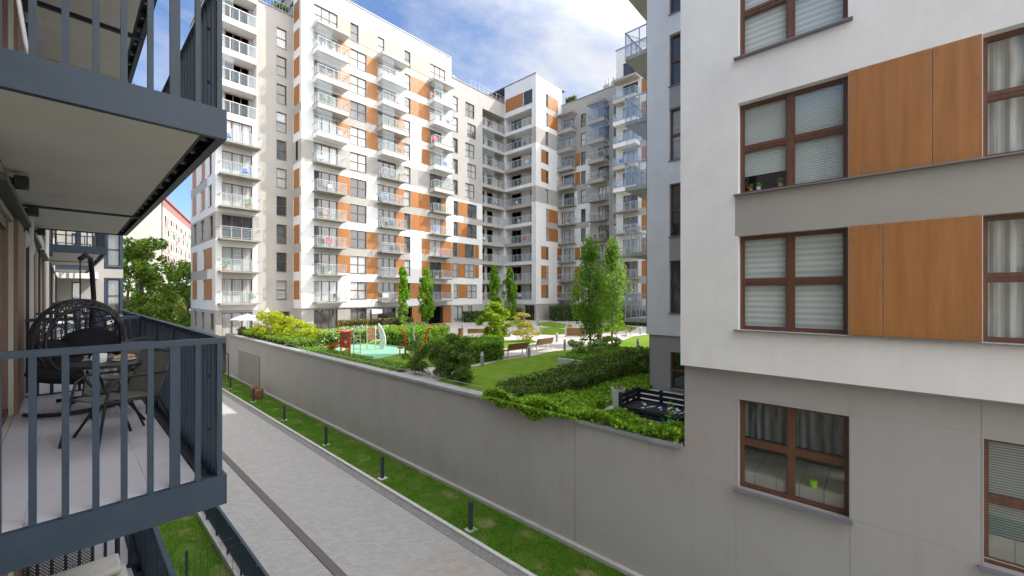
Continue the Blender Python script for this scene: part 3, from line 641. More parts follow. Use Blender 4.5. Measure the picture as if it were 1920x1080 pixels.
# grey strip
FG = ('y', 46.3); opens = []; gx0, gx1 = TX1, 16.3; wa, wb = XA(518.5, 46.3), XA(537.5, 46.3)
for k in range(10): opens.append((wa, wb, ZL[k]-.05+.3, ZL[k]+2.25)); window(T, FG, wa, wb, ZL[k]+.25, ZL[k]+2.25, 1, 2, fm='frame_red')
opens.append((wa+.1, wb+.3, ZC+.7, -1.8)); window(T, FG, wa+.1, wb+.3, ZC+.7, -1.8, 1, 1)
facade(T, FG, gx0-.4, gx1, ZC, 29.6, opens, [], MATW, base=1)
core(T, gx0, gx1-.02, 46.9, 57, ZC, 29.4)
m = MB(); m.box(gx0, gx1-.02, 46.22, 57, 29.6, 29.7); m.build('roof', 'sill_metal', T)
m = MB()
for i in range(12): m.path([(gx0+.2+i*.3, 46.5, 29.6), (gx0+.2+i*.3, 46.5, 30.6)], .015, 4)
m.path([(gx0, 46.5, 30.6), (gx1, 46.5, 30.6)], .03, 5); m.build('terrace_railing', 'light_metal', T)
m = MB(); m.box(TX1-.02, TX1, TY, 46.3, ZC, TTOP); m.build('wall', 'white_render', T)

# ================================================================ WING with inner corner loggias
Wg = thing('apartment_building', 'lower grey apartment wing with corner loggias, right of the tall white one', 'building', (41, 44.1, ZC))
WX0 = S[12]; WX1 = 46.9; xl = XA(904.5, 44.1)
wins = []; opens = []; pans = []
zones = [(WX0, WX1, ZC, TOP2, 1), (WX0, xl, ZU, ZL[5]-.35, 0), (WX0, xl, ZL[2]-.66, ZL[2]+.25, 1), (WX0+2.2, xl, ZL[4]-.66, ZL[4]+.25, 1)]
for k in range(10):
    z = ZL[k]; s0_, h1 = z+.27, z+2.25
    q = [(x7(980), x7(1010)), (x7(1068), x7(1128))] if k not in (1, 2) else [(x7(978), x7(1008)), (x7(1052), x7(1112))]
    if k >= 5: q = [(x7(978), x7(1008)), (x7(1055), x7(1112)) if k % 2 else (x7(1068), x7(1122))]
    for i, (a, b) in enumerate(q): opens.append((a, b, s0_, h1)); wins.append((a, b, s0_, h1, 1+i, 2))
    if k < 5: pans.append((q[0][1], q[1][0], s0_, h1))
    if k in (1, 2): pans += [(WX0+.05, q[0][0], s0_, h1), (q[1][1], q[1][1]+.9, s0_, h1)]
    opens.append((xl, WX1, z+.0, z+2.42, 1.6))
for a, b in ((x7(985), x7(1040)), (x7(1070), x7(1098))): opens.append((a, b, ZC+.4, -1.65)); wins.append((a, b, ZC+.4, -1.65, 2, 1))
for a, b in ((XA(908, 44.1), XA(918, 44.1)), (XA(950-20, 44.1), XA(943, 44.1))): opens.append((a, b, ZC+.3, -1.65)); wins.append((a, b, ZC+.3, -1.65, 1, 1))
facade(Wg, ('y', 44.1), WX0, WX1, ZC, TOP2, opens, zones, MATW)
for q in wins: window(Wg, ('y', 44.1), *q)
for q in pans: panel(Wg, ('y', 44.1), *q)
m = MB(); m.box(WX0+.05, WX1+6, 44.02, 56, TOP2, TOP2+.1); m.build('roof', 'sill_metal', Wg)
core(Wg, WX0+.02, WX1+8, 46.5, 58, ZC, TOP2-.2)
F2 = ('y', 45.7); m = MB(); fbox(m, F2, xl-.2, WX1+1.6, ZC, TOP2-1, -.1, 0); m.build('loggia_wall', 'beige_render', Wg)
m = MB(); 
for i in range(9): m.path([(WX0+4+i*.9, 44.5, TOP2), (WX0+4+i*.9, 44.5, TOP2+1.3)], .018, 5)
m.path([(WX0+4, 44.5, TOP2+1.3), (WX0+11.2, 44.5, TOP2+1.3)], .022, 5); m.path([(WX0+4, 44.5, TOP2+.7), (WX0+11.2, 44.5, TOP2+.7)], .025, 5)
m.build('terrace_railing', 'light_metal', Wg)
m = MB(); m.box(WX0+1.2, WX0+2.2, 45.5, 46.5, TOP2, TOP2+1.2, 0); m.path([(WX0+1.5, 46, TOP2+1), (WX0+1.5, 46, TOP2+1.9)], .1, 8, 1); m.path([(WX0+2, 46, TOP2+1), (WX0+2, 46, TOP2+1.7)], .1, 8, 1); m.build('chimney', ['grey_render', 'light_metal'], Wg)
for k in range(10):
    z = ZL[k]
    window(Wg, F2, xl+.2, xl+1.9, z+.05, z+2.25, 2, 1, depth=-.03, sill=False); window(Wg, F2, xl+2.5, xl+3.7, z+.05, z+2.25, 1, 1, depth=-.03, sill=False)
    m = MB(); F1 = ('y', 44.1); fbox(m, F1, xl, WX1-.02, z+1.02, z+1.07, -.02, .04)
    for i in range(6): xx = xl+(WX1-xl-.06)*i/5; fbox(m, F1, xx, xx+.04, z-.1, z+1.02, -.01, .03)
    r_ = m.build('railing', 'light_metal', Wg); m = MB(); fquad(m, F1, xl, WX1-.03, z+.04, z+1.0, .01)
    if k in (6, 7, 8): fquad(m, F1, xl, xl+2.6, z+1.08, z+2.4, .0)
    m.build('glass_panel', 'glass_rail', r_)
    if rnd.random() < .8: CL.append((('y', 45.4), xl+.3, WX1-.6, z, 1.2))

# ================================================================ BLOCK B (white corner block)
B = thing('apartment_building', 'white corner block with an orange roof-storey panel, in the back corner of the courtyard', 'building', (48, 38, ZC))
BX, BY = 46.9, 37.7; y7 = lambda px: YA(px, BX); pe = 38.55
FB = ('x', BX); opens = []; zones = [(BY, 44.1, ZC, ZU, 1)]
for k in range(10):
    opens.append((pe, 44.1, ZL[k], ZL[k]+2.42, 1.6))
    if k not in (9,): zones.append((pe, 44.1, ZL[k]-.52, ZL[k]+.0, 0 if k % 2 == 0 or k == 9 else 1))
zones.append((BY, pe, ZL[5]+.0, ZL[5]+2.4, 1)); zones.append((BY, pe, ZL[8]+.0, ZL[8]+2.4, 1))
wa, wb = y7(998), y7(981); opens.append((wa, wb, ZL[10]+.3, ZL[10]+2.35))
da, db = YA(1002, BX), YA(982, BX); opens.append((da, db, ZC+.02, -1.6, .5))
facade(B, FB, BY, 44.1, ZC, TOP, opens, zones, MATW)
window(B, FB, wa, wb, ZL[10]+.3, ZL[10]+2.35, 2, 2, pm='pane_dark'); panel(B, FB, wb, y7(948), ZL[10]+.3, ZL[10]+2.35, seams=2)
window(B, FB, da, db, ZC+.02, -1.6, 3, 1, depth=.4, fm='frame_red', pm='pane_dark', sill=False)
F2 = ('x', BX+1.6); m = MB(); fbox(m, F2, BY+.5, 45.6, ZC, TOP-3.5, -.1, 0); m.build('loggia_wall', 'beige_render', B)
for k in range(10):
    z = ZL[k]; window(B, F2, 42.0, 43.9, z+.05, z+2.25, 2, 1, depth=-.03, sill=False); window(B, F2, pe+.3, pe+1.5, z+.05, z+2.25, 1, 1, depth=-.03, sill=False)
    m = MB(); fbox(m, FB, pe, 44.0, z+1.02, z+1.07, -.02, .04)
    for i in range(7): yy = pe+(44.05-pe-.06)*i/6; fbox(m, FB, yy, yy+.04, z-.1, z+1.02, -.01, .03)
    r_ = m.build('railing', 'light_metal', B); m = MB(); fquad(m, FB, pe, 44.05, z+.04, z+1.0, .01)
    if k in (8,): fquad(m, FB, pe, 42, z+1.08, z+2.4, .0)
    m.build('glass_panel', 'glass_rail', r_)
    if rnd.random() < .9: CL.append((('x', BX+1.3), pe+.6, 43.4, z, 1.2))
FB2 = ('y', BY); xb = lambda px: XA(px, BY); opens = []; zones = [(BX, 53.5, ZC, ZU, 1), (BX, 53.5, ZL[5]+.0, ZL[5]+2.4, 1), (BX, 53.5, ZL[8]+.0, ZL[8]+2.4, 1)]
pans = []; wins = []
for k in range(11):
    s0_, h1 = ZL[k]+.27, ZL[k]+2.25
    if k in (0, 1, 2, 6, 7): pans.append((xb(1014.5), xb(1024), s0_, h1)); wins.append((xb(1024), xb(1029), s0_, h1))
    elif k in (3, 4, 9, 10): wins.append((xb(1023.5), xb(1028), s0_, h1)); pans.append((xb(1028), xb(1046), s0_, h1))
    else: wins.append((xb(1023), xb(1028), s0_, h1))
    if k in (0, 1, 2): pans.append((xb(1044.5), xb(1053), s0_, h1))
    if k in (1, 4, 10): zones.append((xb(1014) if k == 1 else xb(1024), xb(1029) if k == 1 else xb(1046), ZL[k]-.66, s0_, 1))
opens = [(a, b, c, d) for a, b, c, d in wins]
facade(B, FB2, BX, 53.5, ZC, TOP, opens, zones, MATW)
for q in wins: window(B, FB2, *q, 1, 2)
for q in pans: panel(B, FB2, *q)
m = MB(); m.box(BX-.07, 54.5, BY-.07, 52, TOP, TOP+.12); m.build('roof', 'sill_metal', B)
core(B, 48.65, 54.5, 39, 50, ZC, TOP-.1)
m = MB(); fbox(m, FB2, BX-.06, 53.4, ZU-.06, ZU, 0, .06); m.build('drip_edge', 'sill_metal', B)

# ================================================================ BLOCK C
Cb = thing('apartment_building', 'grey apartment block with two stacks of bay balconies, left of the blue-glass balconies', 'building', (53.5, 33, ZC))
CX = 53.5; CY0 = 25; FC = ('x', CX); yc = lambda px: YA(px, CX)
zones = [(CY0, BY, ZC, TOP2, 1), (yc(1106), BY, ZU, ZL[7]+.95, 0), (yc(1106), yc(1083), ZL[5]+.1, ZL[5]+2.4, 1)]
zones += [(yc(1104), BY, ZL[k]-.66, ZL[k]+.25, 1) for k in (1, 4, 6)]; wins = []; pans = []
for k in range(10):
    z = ZL[k]; s0_, h1 = z+.27, z+2.25
    wins.append((yc(1077), yc(1057), z+.02, z+2.22, 2, 1)); wins.append((yc(1098), yc(1089), s0_, h1, 1, 2)); wins.append((yc(1142), yc(1122), z+.02, z+2.22, 3, 1)); wins.append((yc(1154.5), yc(1151.5), s0_, h1, 1, 2))
    if k in (0, 1, 2, 6, 7): pans.append((yc(1088), yc(1078), s0_, h1))
    if k in (3, 4, 6, 7): pans.append((yc(1056), BY-.02, s0_, h1))
for a in (1060, 1082, 1100, 1125): wins.append((yc(a+10), yc(a), ZC+.5, -1.7, 2, 1))
facade(Cb, FC, CY0, BY, ZC, TOP2, [w_[:4] for w_ in wins], zones, MATW)
for q in wins: window(Cb, FC, *q, sill=(q[5] == 2))
for q in pans: panel(Cb, FC, *q)
m = MB(); m.box(CX-.07, 66, CY0, BY, TOP2, TOP2+.1); m.build('roof', 'sill_metal', Cb)
core(Cb, CX+.3, 66, 23, 39, ZC, TOP2-.2)
for k in range(10):
    z = ZL[k]
    for i, (pa, pb) in enumerate(((1083, 1050), (1143, 1109))):
        bx_ = k >= 6
        balcony(Cb, FC, yc(pa)+.2, yc(pb)-.1, z, 1.35 if bx_ else 1.2, 'box' if bx_ else 'open', glassm='glass_blue' if (i and k >= 8) else 'glass_rail', glazed=(1 if k >= 8 or rnd.random() < .3 else 0) if bx_ else 0, box='grey_render', canopy=(k == 9), n=3)
m = MB()
for px in (1133, 1147): 
    y_ = yc(px); m.box(CX+.6, CX+1.4, y_-.5, y_+.5, TOP2, TOP2+1.0, 0)
    for dy in (-.25, .25): m.path([(CX+1, y_+dy, TOP2+.9), (CX+1, y_+dy, TOP2+1.9)], .13, 8, 1)
m.build('chimney', ['beige_render', 'light_metal'], Cb)
m = MB(); m.path([(CX+1, yc(1146), TOP2+1), (CX+1, yc(1146), TOP2+4.2)], .03, 5); m.path([(CX+1, yc(1148), TOP2+3.4), (CX+1, yc(1144), TOP2+3.4)], .02, 4); m.path([(CX+1, yc(1117), TOP2), (CX+1, yc(1117), TOP2+1.6)], .03, 5); m.build('antenna', 'light_metal', Cb)

# ================================================================ BLOCK D
D = thing('apartment_building', 'white apartment block with bluish glass balconies, partly hidden by the nearest building', 'building', (50, 22, ZC))
DX = 50.0; DY1 = 26.3; DY0 = 8; FD = ('x', DX); yd = lambda px: YA(px, DX)
zones = [(DY0, DY1, ZC, ZU, 1)]+[(DY0, yd(1168), ZL[k]-.66, ZL[k]+.25, 1) for k in (1, 4, 7)]+[(DY0, yd(1168), ZL[5]+.1, ZL[5]+2.3, 1)]; wins = []; pans = []
for k in range(11):
    z = ZL[k]
    if k < 10: wins.append((yd(1196), yd(1168), z+.02, z+2.22, 3, 1))
    else: wins.append((yd(1198), yd(1168), z+.27, z+2.3, 3, 2))
    if k != 5: pans.append((yd(1222), yd(1203), z+.27, z+2.25))
wins.append((yd(1184), yd(1170), ZC+.3, -1.7, 1, 1))
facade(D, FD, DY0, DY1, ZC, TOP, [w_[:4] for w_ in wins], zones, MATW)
for q in wins: window(D, FD, *q, sill=(q[5] == 2))
for q in pans: panel(D, FD, *q)
for k in range(10):
    z = ZL[k]; balcony(D, FD, yd(1200), yd(1158), z, 1.3 if k >= 5 else 1.15, 'box' if k >= 5 else 'open', glassm='glass_blue' if k >= 5 else 'glass_rail', glazed=2 if k in (5, 8) else 0, box='white_render' if k % 3 else 'beige_render', canopy=(k == 9), n=4)
m = MB(); m.box(DX-.07, 64, DY0, DY1+.07, TOP, TOP+.12); m.build('roof', 'sill_metal', D)
core(D, DX+.3, 64, DY0, DY1, ZC, TOP-.1, 'white_render')

# ================================================================ BLOCK E (near right)
E = thing('apartment_building', 'near white and grey building with large brown-framed windows and wood panels, at right', 'building', (9.7, 1, ZG))
EX = 9.62; EXG = 9.83; EY1 = 3.42; EY0 = -11; EH = 35.0
FE = ('x', EX); ye = lambda px, x=EX: YA(px, x)
c0, c1, c2 = ye(1590), ye(1384), ye(1843)
rows = [(-.75, 1.24), (2.13, 4.07), (5.02, 7.0), (7.95, 9.93), (10.9, 12.9)]
EZ = 26.0
zn = [(EY0, ye(1378), 1.24, 2.10, 1), (EY0, ye(1378), 7.0, 7.93, 1)]
op = []; ew = []
for i, (lo, hi) in enumerate(rows):
    op.append((c0, c1, lo, hi, .2)); ew.append((c0, c1, lo, hi, i, 0))
    if i != 2: op.append((c2-3.2, c2, lo, hi, .2)); ew.append((c2-3.2, c2, lo, hi, i, 1))
    else: op.append((c2-1.9+.1, c2-.3+1.2, lo, hi, .2)); ew.append((c2-1.8, c2+.9, lo, hi, i, 1))
op = [o_ for o_ in op if not (abs(o_[0]-(c2-1.8)) < .01)]+[(c2-1.8, c2+.9, 5.28, 7.0, .2)]
ew = [e if not (e[4] == 2 and e[5] == 1) else (c2-1.8, c2+.9, 5.28, 7.0, 2, 1) for e in ew]
facade(E, FE, EY0, EY1, -1.64, EH, op, zn, MATE)
m = MB(); m.box(EX, EXG+.02, EY0, EY1, -1.66, -1.64, 0); m.build('drip_edge', 'sill_metal', E)
m = MB(); m.face([(EX, EY1, -1.64), (16.1, EY1, -1.64), (16.1, EY1, EH), (EX, EY1, EH)], 0); m.face([(EXG, EY1-.02, -7.4), (EXG, EY1-.02, -1.655), (16.1, EY1-.02, -1.655), (16.1, EY1-.02, -7.4)], 1); m.build('wall', ['white_render', 'base_render'], E)
FEg = ('x', EXG); d0, d1, d2 = YA(1592, EXG), YA(1384, EXG), YA(1845, EXG)
facade(E, FEg, EY0, EY1-.02, -7.4, -1.655, [(d0, d1, -4.22, -2.28, .16), (d2-2.4, d2, -4.33, -2.30, .16)], [], MATE, base=3)
m = MB()
for z in (-2.22, -4.19): m.box(EXG-.003, EXG+.01, EY0, EY1-.02, z-.006, z+.006)
for y_ in (d0-.02, d2+.02, 2.3): m.box(EXG-.0035, EXG+.01, y_-.005, y_+.005, -7.3, -1.66)
m.build('render_joint', 'grey_render', E)
def near_window(F, s0, s1, z0, z1, back, cols=2, split=.5, blind_to=0.0, parent=E, depth=.17, fm='frame_red'):
    mb = MB(); o1 = -depth; fr = .058
    fbox(mb, F, s0, s0+fr, z0, z1, o1-.08, o1); fbox(mb, F, s1-fr, s1, z0, z1, o1-.08, o1); fbox(mb, F, s0+fr, s1-fr, z0, z0+fr, o1-.08, o1); fbox(mb, F, s0+fr, s1-fr, z1-fr, z1, o1-.08, o1)
    xs = [s0+(s1-s0)*i/cols for i in range(cols+1)]; zs = z0+(z1-z0)*split
    for x in xs[1:-1]: fbox(mb, F, x-.052, x+.052, z0+fr, z1-fr, o1-.08, o1-.002)
    fbox(mb, F, s0+fr, s1-fr, zs-.035, zs+.075, o1-.08, o1-.006)
    fbox(mb, F, s0+fr, s1-fr, zs+.02, zs+.035, o1-.008, o1+.006)
    # sash lips around each pane
    for a, b in zip(xs[:-1], xs[1:]):
        for lo, hi in ((z0+fr, zs-.035), (zs+.075, z1-fr)):
            a_, b_ = a+(fr if a == s0 else .052), b-(fr if b == s1 else .052)
            for q in ((a_, a_+.022, lo, hi), (b_-.022, b_, lo, hi), (a_+.022, b_-.022, lo, lo+.022), (a_+.022, b_-.022, hi-.022, hi)): fbox(mb, F, *q, o1-.07, o1-.018)
    w_ = mb.build('window', fm, parent)
    g = MB(); fquad(g, F, s0+.03, s1-.03, z0+.03, z1-.03, o1-.05); g.build('pane', 'window_glass', w_)
    if back:
        for i, (bk, low) in enumerate(back):
            a, b = xs[i % cols], xs[i % cols+1]; c = MB()
            if 'curtain' in bk:
                n = 26
                for j in range(n):
                    ya, yb = a+(b-a)*j/n, a+(b-a)*(j+1)/n; oa, ob = (o1-.24-.03*math.sin(j*1.7), o1-.24-.03*math.sin((j+1)*1.7))
                    c.face([pt(F, ya, z0+low, oa), pt(F, yb, z0+low, ob), pt(F, yb, z1, ob), pt(F, ya, z1, oa)])
            else: fbox(c, F, a+.03, b-.03, z0+low, z1-.04, o1-.13, o1-.11)
            c.build('blind' if 'blind' in bk else 'curtain', bk, w_)
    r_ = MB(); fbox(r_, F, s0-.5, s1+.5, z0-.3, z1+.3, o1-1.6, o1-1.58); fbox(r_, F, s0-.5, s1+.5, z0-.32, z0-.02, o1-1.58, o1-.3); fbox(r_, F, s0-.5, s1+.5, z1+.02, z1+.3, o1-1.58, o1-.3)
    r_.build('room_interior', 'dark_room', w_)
    return w_
bk = {0: [('zebra_blind', .05)]*2, 1: [('pleated_blind', .05), ('pleated_blind', .42)], 2: [('zebra_blind', .05)]*2, 3: [('pleated_blind', .4)]*2, 4: [('white_curtain', .05)]*2}
for a, b, lo, hi, i, w2 in ew:
    if w2 == 0: near_window(FE, a, b, lo, hi, bk[i])
    else: near_window(FE, a, b, lo, hi, [('grey_curtain', .05), ('net_curtain', .05), ('white_curtain', .05)] if i == 0 else [('white_curtain', .05)]*3, cols=3 if b-a > 3 else 2)
near_window(FEg, d0, d1, -4.22, -2.28, [('grey_curtain', 1.05), ('grey_curtain', 1.05)])
near_window(FEg, d2-2.4, d2, -4.33, -2.30, [('slat_blind', .1)]*2)
for i, (lo, hi) in enumerate(rows):
    if i == 2: continue
    sp_ = c0-(c0-c2)*(.66 if i % 2 else .29)
    for a, b in ((sp_+.006, c0-.01), (c2+.01, sp_-.006)):
        m = MB(); m.box(EX-.025, EX+.03, a, b, lo+.01, hi+(.0 if i != 1 else .0)); cp = m.build('cladding_panel', 'near_wood', E, bevel=.003); sc = MB()
        for yy_ in (a+.06, (a+b)/2, b-.06):
            for q_ in range(4): zz_ = lo+.08+(hi-lo-.16)*q_/3; sc.box(EX-.029, EX-.024, yy_-.008, yy_+.008, zz_-.008, zz_+.008)
        sc.build('screw', 'door_wood', cp)
for i, (lo, hi) in enumerate(rows):
    m = MB()
    if i == 2: m.obox((EX-.01, (c0+c1)/2, lo-.018), (.09, 0, -.012), (0, (c1-c0)/2+.07, 0), (0, 0, .012))
    else: m.obox((EX-.01, (EY0+c1+.07)/2, lo-.018), (.09, 0, .0), (0, (c1+.07-EY0)/2, 0), (0, 0, .013))
    m.build('sill', 'sill_metal', E)
for (a, b, z_) in ((d0, d1, -4.22), (d2-2.4, d2, -4.33)):
    m = MB(); m.obox((EXG-.02, (a+b)/2, z_-.02), (.11, 0, 0), (0, (b-a)/2+.06, 0), (0, 0, .018)); m.build('sill', 'sill_metal', E)
# set-back part
FE2 = ('x', 16.1); op = []; ex1 = YA(1212, 16.1); wa, wb = 5.2, YA(1255, 16.1); zz2 = [(wa, wb, 1.33, 2.29, 1), (wa, wb, 7.36, 8.3, 1), (wa, wb, 13.2, 14.1, 1)]
ROW2 = [(-3.75, -2.29), (-.74, 1.33), (2.29, 4.38), (5.3, 7.36), (8.25, 10.3), (11.1, 13.2), (14.1, 16.1)]
for lo, hi in ROW2: op.append((wa, wb, lo, hi, .2))
facade(E, FE2, EY1-.1, ex1, -1.64, 30, op[1:], zz2, MATE); facade(E, ('x', 16.2), EY1-.1, ex1-.08, -4, -1.64, [op[0]], [], MATE, base=1)
for i, (lo, hi) in enumerate(ROW2):
    window(E, FE2 if i else ('x', 16.2), wa, wb, lo, hi, 1, 2, depth=.17, fm='frame_red', pm=['pane_dark', 'pane_mid', 'pane_dark', 'pane_blind', 'pane_dark', 'pane_dark', 'pane_dark'][i], fr=.07)
EXE = 33.4
m = MB(); m.box(16.6, EXE, EY1, ex1, -1.64, 30, 0); m.box(16.1, 16.6, ex1-.02, ex1, -1.64, 30, 0); m.box(16.6, EXE, EY1, ex1-.08, -4, -1.645, 1); m.box(16.2, 16.6, ex1-.1, ex1-.08, -4, -1.645, 1); m.build('wall', ['white_render', 'grey_render'], E)
m = MB(); m.box(10.1, EXE, EY0, EY1-.03, 28, EH-.05); m.box(10.0, 10.2, EY0, EY0+.2, -7.3, EH-.05); m.box(18, EXE, EY0, EY1-.03, ZC, 28); m.build('wall_core', 'grey_render', E)
for k in range(10):
    z = -1.05+2.93*(k-0); mb = MB(); y1_ = ex1+1.35
    mb.box(16.9, 21.0, ex1, y1_, z-.18, z); b_ = mb.build('balcony', 'concrete', E)
    r_ = MB(); zt = z+1.08
    r_.box(16.88, 16.93, ex1, y1_, zt-.05, zt); r_.box(16.88, 21, y1_-.05, y1_, zt-.05, zt)
    for q in (ex1+.02, ex1+.66, y1_-.04): r_.box(16.885, 16.925, q, q+.04, z-.15, zt-.05)
    for j in range(1, 8): r_.box(16.9+j*.55, 16.94+j*.55, y1_-.04, y1_, z-.15, zt-.05)
    r_.path([(16.9, ex1+.1, z+.1), (16.9, y1_-.1, zt-.1)], .015, 4)
    r_.build('railing', 'light_metal', b_)
    g = MB(); g.face([(16.9, ex1, z+.08), (16.9, y1_, z+.08), (16.9, y1_, zt-.08), (16.9, ex1, zt-.08)]); g.face([(16.9, y1_-.02, z+.08), (21, y1_-.02, z+.08), (21, y1_-.02, zt-.08), (16.9, y1_-.02, zt-.08)])
    if k in (2, 6): g.face([(16.91, ex1, zt), (16.91, y1_, zt), (16.91, y1_, z+2.7), (16.91, ex1, z+2.7)])
    g.build('glass_panel', 'glass_blue' if k > 1 else 'glass_rail', b_)

# ================================================================ OUR BUILDING (left) and its balconies
O = thing('apartment_building', 'nearest building at left edge with slate-blue steel balconies and brown door frames', 'building', (-.5, 9, ZG))
XF = -.42; FO = XF
zf = [-4.377, -1.447, 1.483, 4.413, 7.34]
m = MB()
# facade wall faces +x : piers and bands; door bays are recessed
bays = [(-11, -8.4), (-6.6, -3.2), (.2, 2.8), (5.2, 7.6), (9.8, 11.4), (13.5, 16.0), (18.6, 21.2), (23.0, 25.5), (27.5, 30), (31.5, 33.5)]
ys = [-12.0]+[v for b in bays for v in b]+[36.0]
for i in range(0, len(ys), 2): m.box(XF-.3, XF, ys[i], ys[i+1], -7.3, 16)
for b in bays:
    lo = -7.3
    for z in zf+[10.3, 13.2]:
        m.box(XF-.3, XF, b[0], b[1], lo, z+.02); lo = z+2.3
    m.box(XF-.3, XF, b[0], b[1], lo, 16)
m.build('wall', 'light_wall' if 'light_wall' in M else 'beige_render', O)
for b in bays:
    for z in (zf[0], zf[1], zf[2], zf[3]):
        if b[0] < 0 and z < -2: continue
        f_ = MB(); y0, y1 = b; t = .09
        for q in ((y0, y0+t), (y1-t, y1), ((y0+y1)/2-t/2, (y0+y1)/2+t/2)): f_.box(XF-.12, XF-.04, q[0], q[1], z+.02, z+2.3)
        f_.box(XF-.12, XF-.04, y0, y1, z+2.2, z+2.3); f_.box(XF-.12, XF-.04, y0, y1, z+.02, z+.12)
        w_ = f_.build('balcony_door', 'door_wood', O)
        g = MB(); g.face([(XF-.08, y0, z+.05), (XF-.08, y1, z+.05), (XF-.08, y1, z+2.25), (XF-.08, y0, z+2.25)]); g.build('pane', 'pane_curtain', w_)
# timber lining boards, pale boards and dark posts that stand proud beside each door (they are what one sees at this grazing angle)
for b in bays[2:]:
    for z in (zf[0], zf[1], zf[2]):
        m = MB(); m.box(XF-.02, XF+.035, b[1]+.02, b[1]+.95, z+.02, z+2.35); m.build('cladding_panel', 'door_wood', O)
        m = MB(); m.box(XF-.02, XF+.03, b[1]+.97, b[1]+1.5, z+.02, z+2.3); m.build('cladding_panel', 'door_beige', O)
        m = MB(); m.box(XF-.02, XF+.06, b[1]+1.52, b[1]+1.60, z+.02, z+2.45); m.build('post', 'steel_dark', O)
        m = MB(); m.box(XF, XF+.10, b[0]-.05, b[1]+1.0, z+2.36, z+2.42); m.build('blind_box', 'steel_dark', O)
for y_ in (9.4, 17.5, 26.5):
    m = MB(); m.path([(XF+.05, y_+.05, -7.2), (XF+.05, y_+.05, 15)], .045, 10); m.build('downpipe', 'planter_white', O)

OXR = .87
def steel_balcony(y0, y1, z, near=True, railing_near=True, step=.138, name='balcony'):
    mb = MB(); H = .235; t = .012
    zt = z+.0; zb = z-H
    mb.box(XF, OXR, y0, y0+t, zb, zt); mb.box(XF, OXR, y1-t, y1, zb, zt); mb.box(OXR-t, OXR, y0+t, y1-t, zb, zt)
    mb.box(XF, OXR-t, y0+t, y0+.06, zb, zb+.01); mb.box(OXR-.06, OXR-t, y0+.06, y1-t, zb, zb+.01); mb.box(XF, OXR-t, y0+t, y0+.05, zt-.01, zt-.001)
    mb.box(OXR-.14, OXR-.13, y0+.06, y1-.06, zb+.03, zt-.02)
    b = mb.build(name, 'steel_blue', O)
    f = MB(); f.box(XF+.005, OXR-.17, y0+.07, y1-.03, z-.05, z-.006); f.build('floor', 'tiles', b)
    s = MB(); s.box(XF+.005, OXR-.155, y0+.05, y1-.04, z-H+.02, z-.06); s.build('soffit', 'soffit', b)
    # brackets in the drainage slot
    k = MB()
    yy = y0+.25
    while yy < y1-.1:
        k.box(OXR-.13, OXR-.02, yy, yy+.03, z-.15, z-.12)
        k.lathe((OXR-.08, yy+.12, z-.17), [(.022, 0), (.022, .03)], 8, 1); yy += .46
    k.box(OXR-.128, OXR-.02, y0+.1, y1-.1, z-.1, z-.09, 0)
    k.build('bracket', ['steel_dark', 'light_metal'], b)
    r = MB(); zr = z+1.10; a = .034
    r.box(XF+.02, OXR-.005, y0+.005, y0+.055, zr-.045, zr); r.box(OXR-.055, OXR-.005, y0+.055, y1-.03, zr-.045, zr); r.box(XF+.02, OXR-.055, y1-.06, y1-.015, zr-.045, zr)
    x = OXR-.045; i = 0
    while x > XF+.03:
        w_ = .06 if i == 2 else a
        r.box(x-w_/2, x+w_/2, y0+.014, y0+.014+a, z-.10, zr-.045); 
        r.box(x-a/2, x+a/2, y1-.05, y1-.05+a, z-.0, zr-.045); x -= step; i += 1
    yy = y0+.12; i = 0
    while yy < y1-.08:
        w_ = .06 if i % 9 == 4 else a*.6
        r.box(OXR-.055, OXR-.014, yy, yy+w_, z-.10, zr-.045); yy += step; i += 1
    for yy in (y0+.30, (y0+y1)/2):
        for zz in (z+.3, z+.75): r.lathe((OXR-.06, yy, zz), [(.012, 0), (.012, .02)], 6)
    r.build('railing', 'steel_blue', b)
    return b
for y0, y1 in ((3.89, 8.93), (8.97, 11.9), (18.0, 22.9), (22.95, 26.0), (30.0, 34.5)):
    for z in (zf[0], zf[1], zf[2], zf[3]):
        if z == zf[0] and y0 > 10: continue
        steel_balcony(y0, y1, z, step=.138 if y0 < 10 else .276)
for y_, z in ((4.9, 1.17), (7.0, 1.17), (12.4, 1.1)):
    pass
for y_ in (6.55, 8.75, 11.5, 17.6):
    m = MB(); m.box(XF, XF+.06, y_, y_+.08, 1.13, 1.2); m.box(XF+.06, XF+.16, y_-.04, y_+.12, 1.10, 1.22); m.build('wall_lamp', 'black_metal', O, bevel=.006)
for y_ in (8.95, 10.6, 18.0): 
    m = MB(); m.sphere((XF+.04, y_, .78), .03, .10, .13, 10, 6); m.build('vent_cowl', 'frame_white', O, smooth=True)
# ================================================================ END BUILDING, OLD BLOCK
Gb = thing('apartment_building', 'pale end building with dark framed corner windows, beyond the balconies at far left', 'building', (1, 36, ZG))
gx = XA(231, 36.0); gw0, gw1 = XA(201, 36), XA(225, 36); opens = []; zz = []
lv = [-4.4, -1.45, 1.5, 4.4, 7.3]
F_ = ('y', 36.0)
for z in lv: opens.append((gw0, gw1, z+.3, z+2.4)); window(Gb, F_, gw0, gw1, z+.3, z+2.4, 1, 2, fm='steel_blue', pm=rnd.choice(['pane_mid', 'pane_dark'])); zz.append((gw0-.15, gx, z+.1, z+2.5, 1))
for z in lv[1:3]: opens.append((XA(134, 36), XA(152, 36), z+.5, z+2.2)); window(Gb, F_, XA(134, 36), XA(152, 36), z+.5, z+2.2, 1, 1, fm='steel_blue')
facade(Gb, F_, -6, gx, ZG, 10.5, opens, zz, ['grey_render', 'steel_blue'])
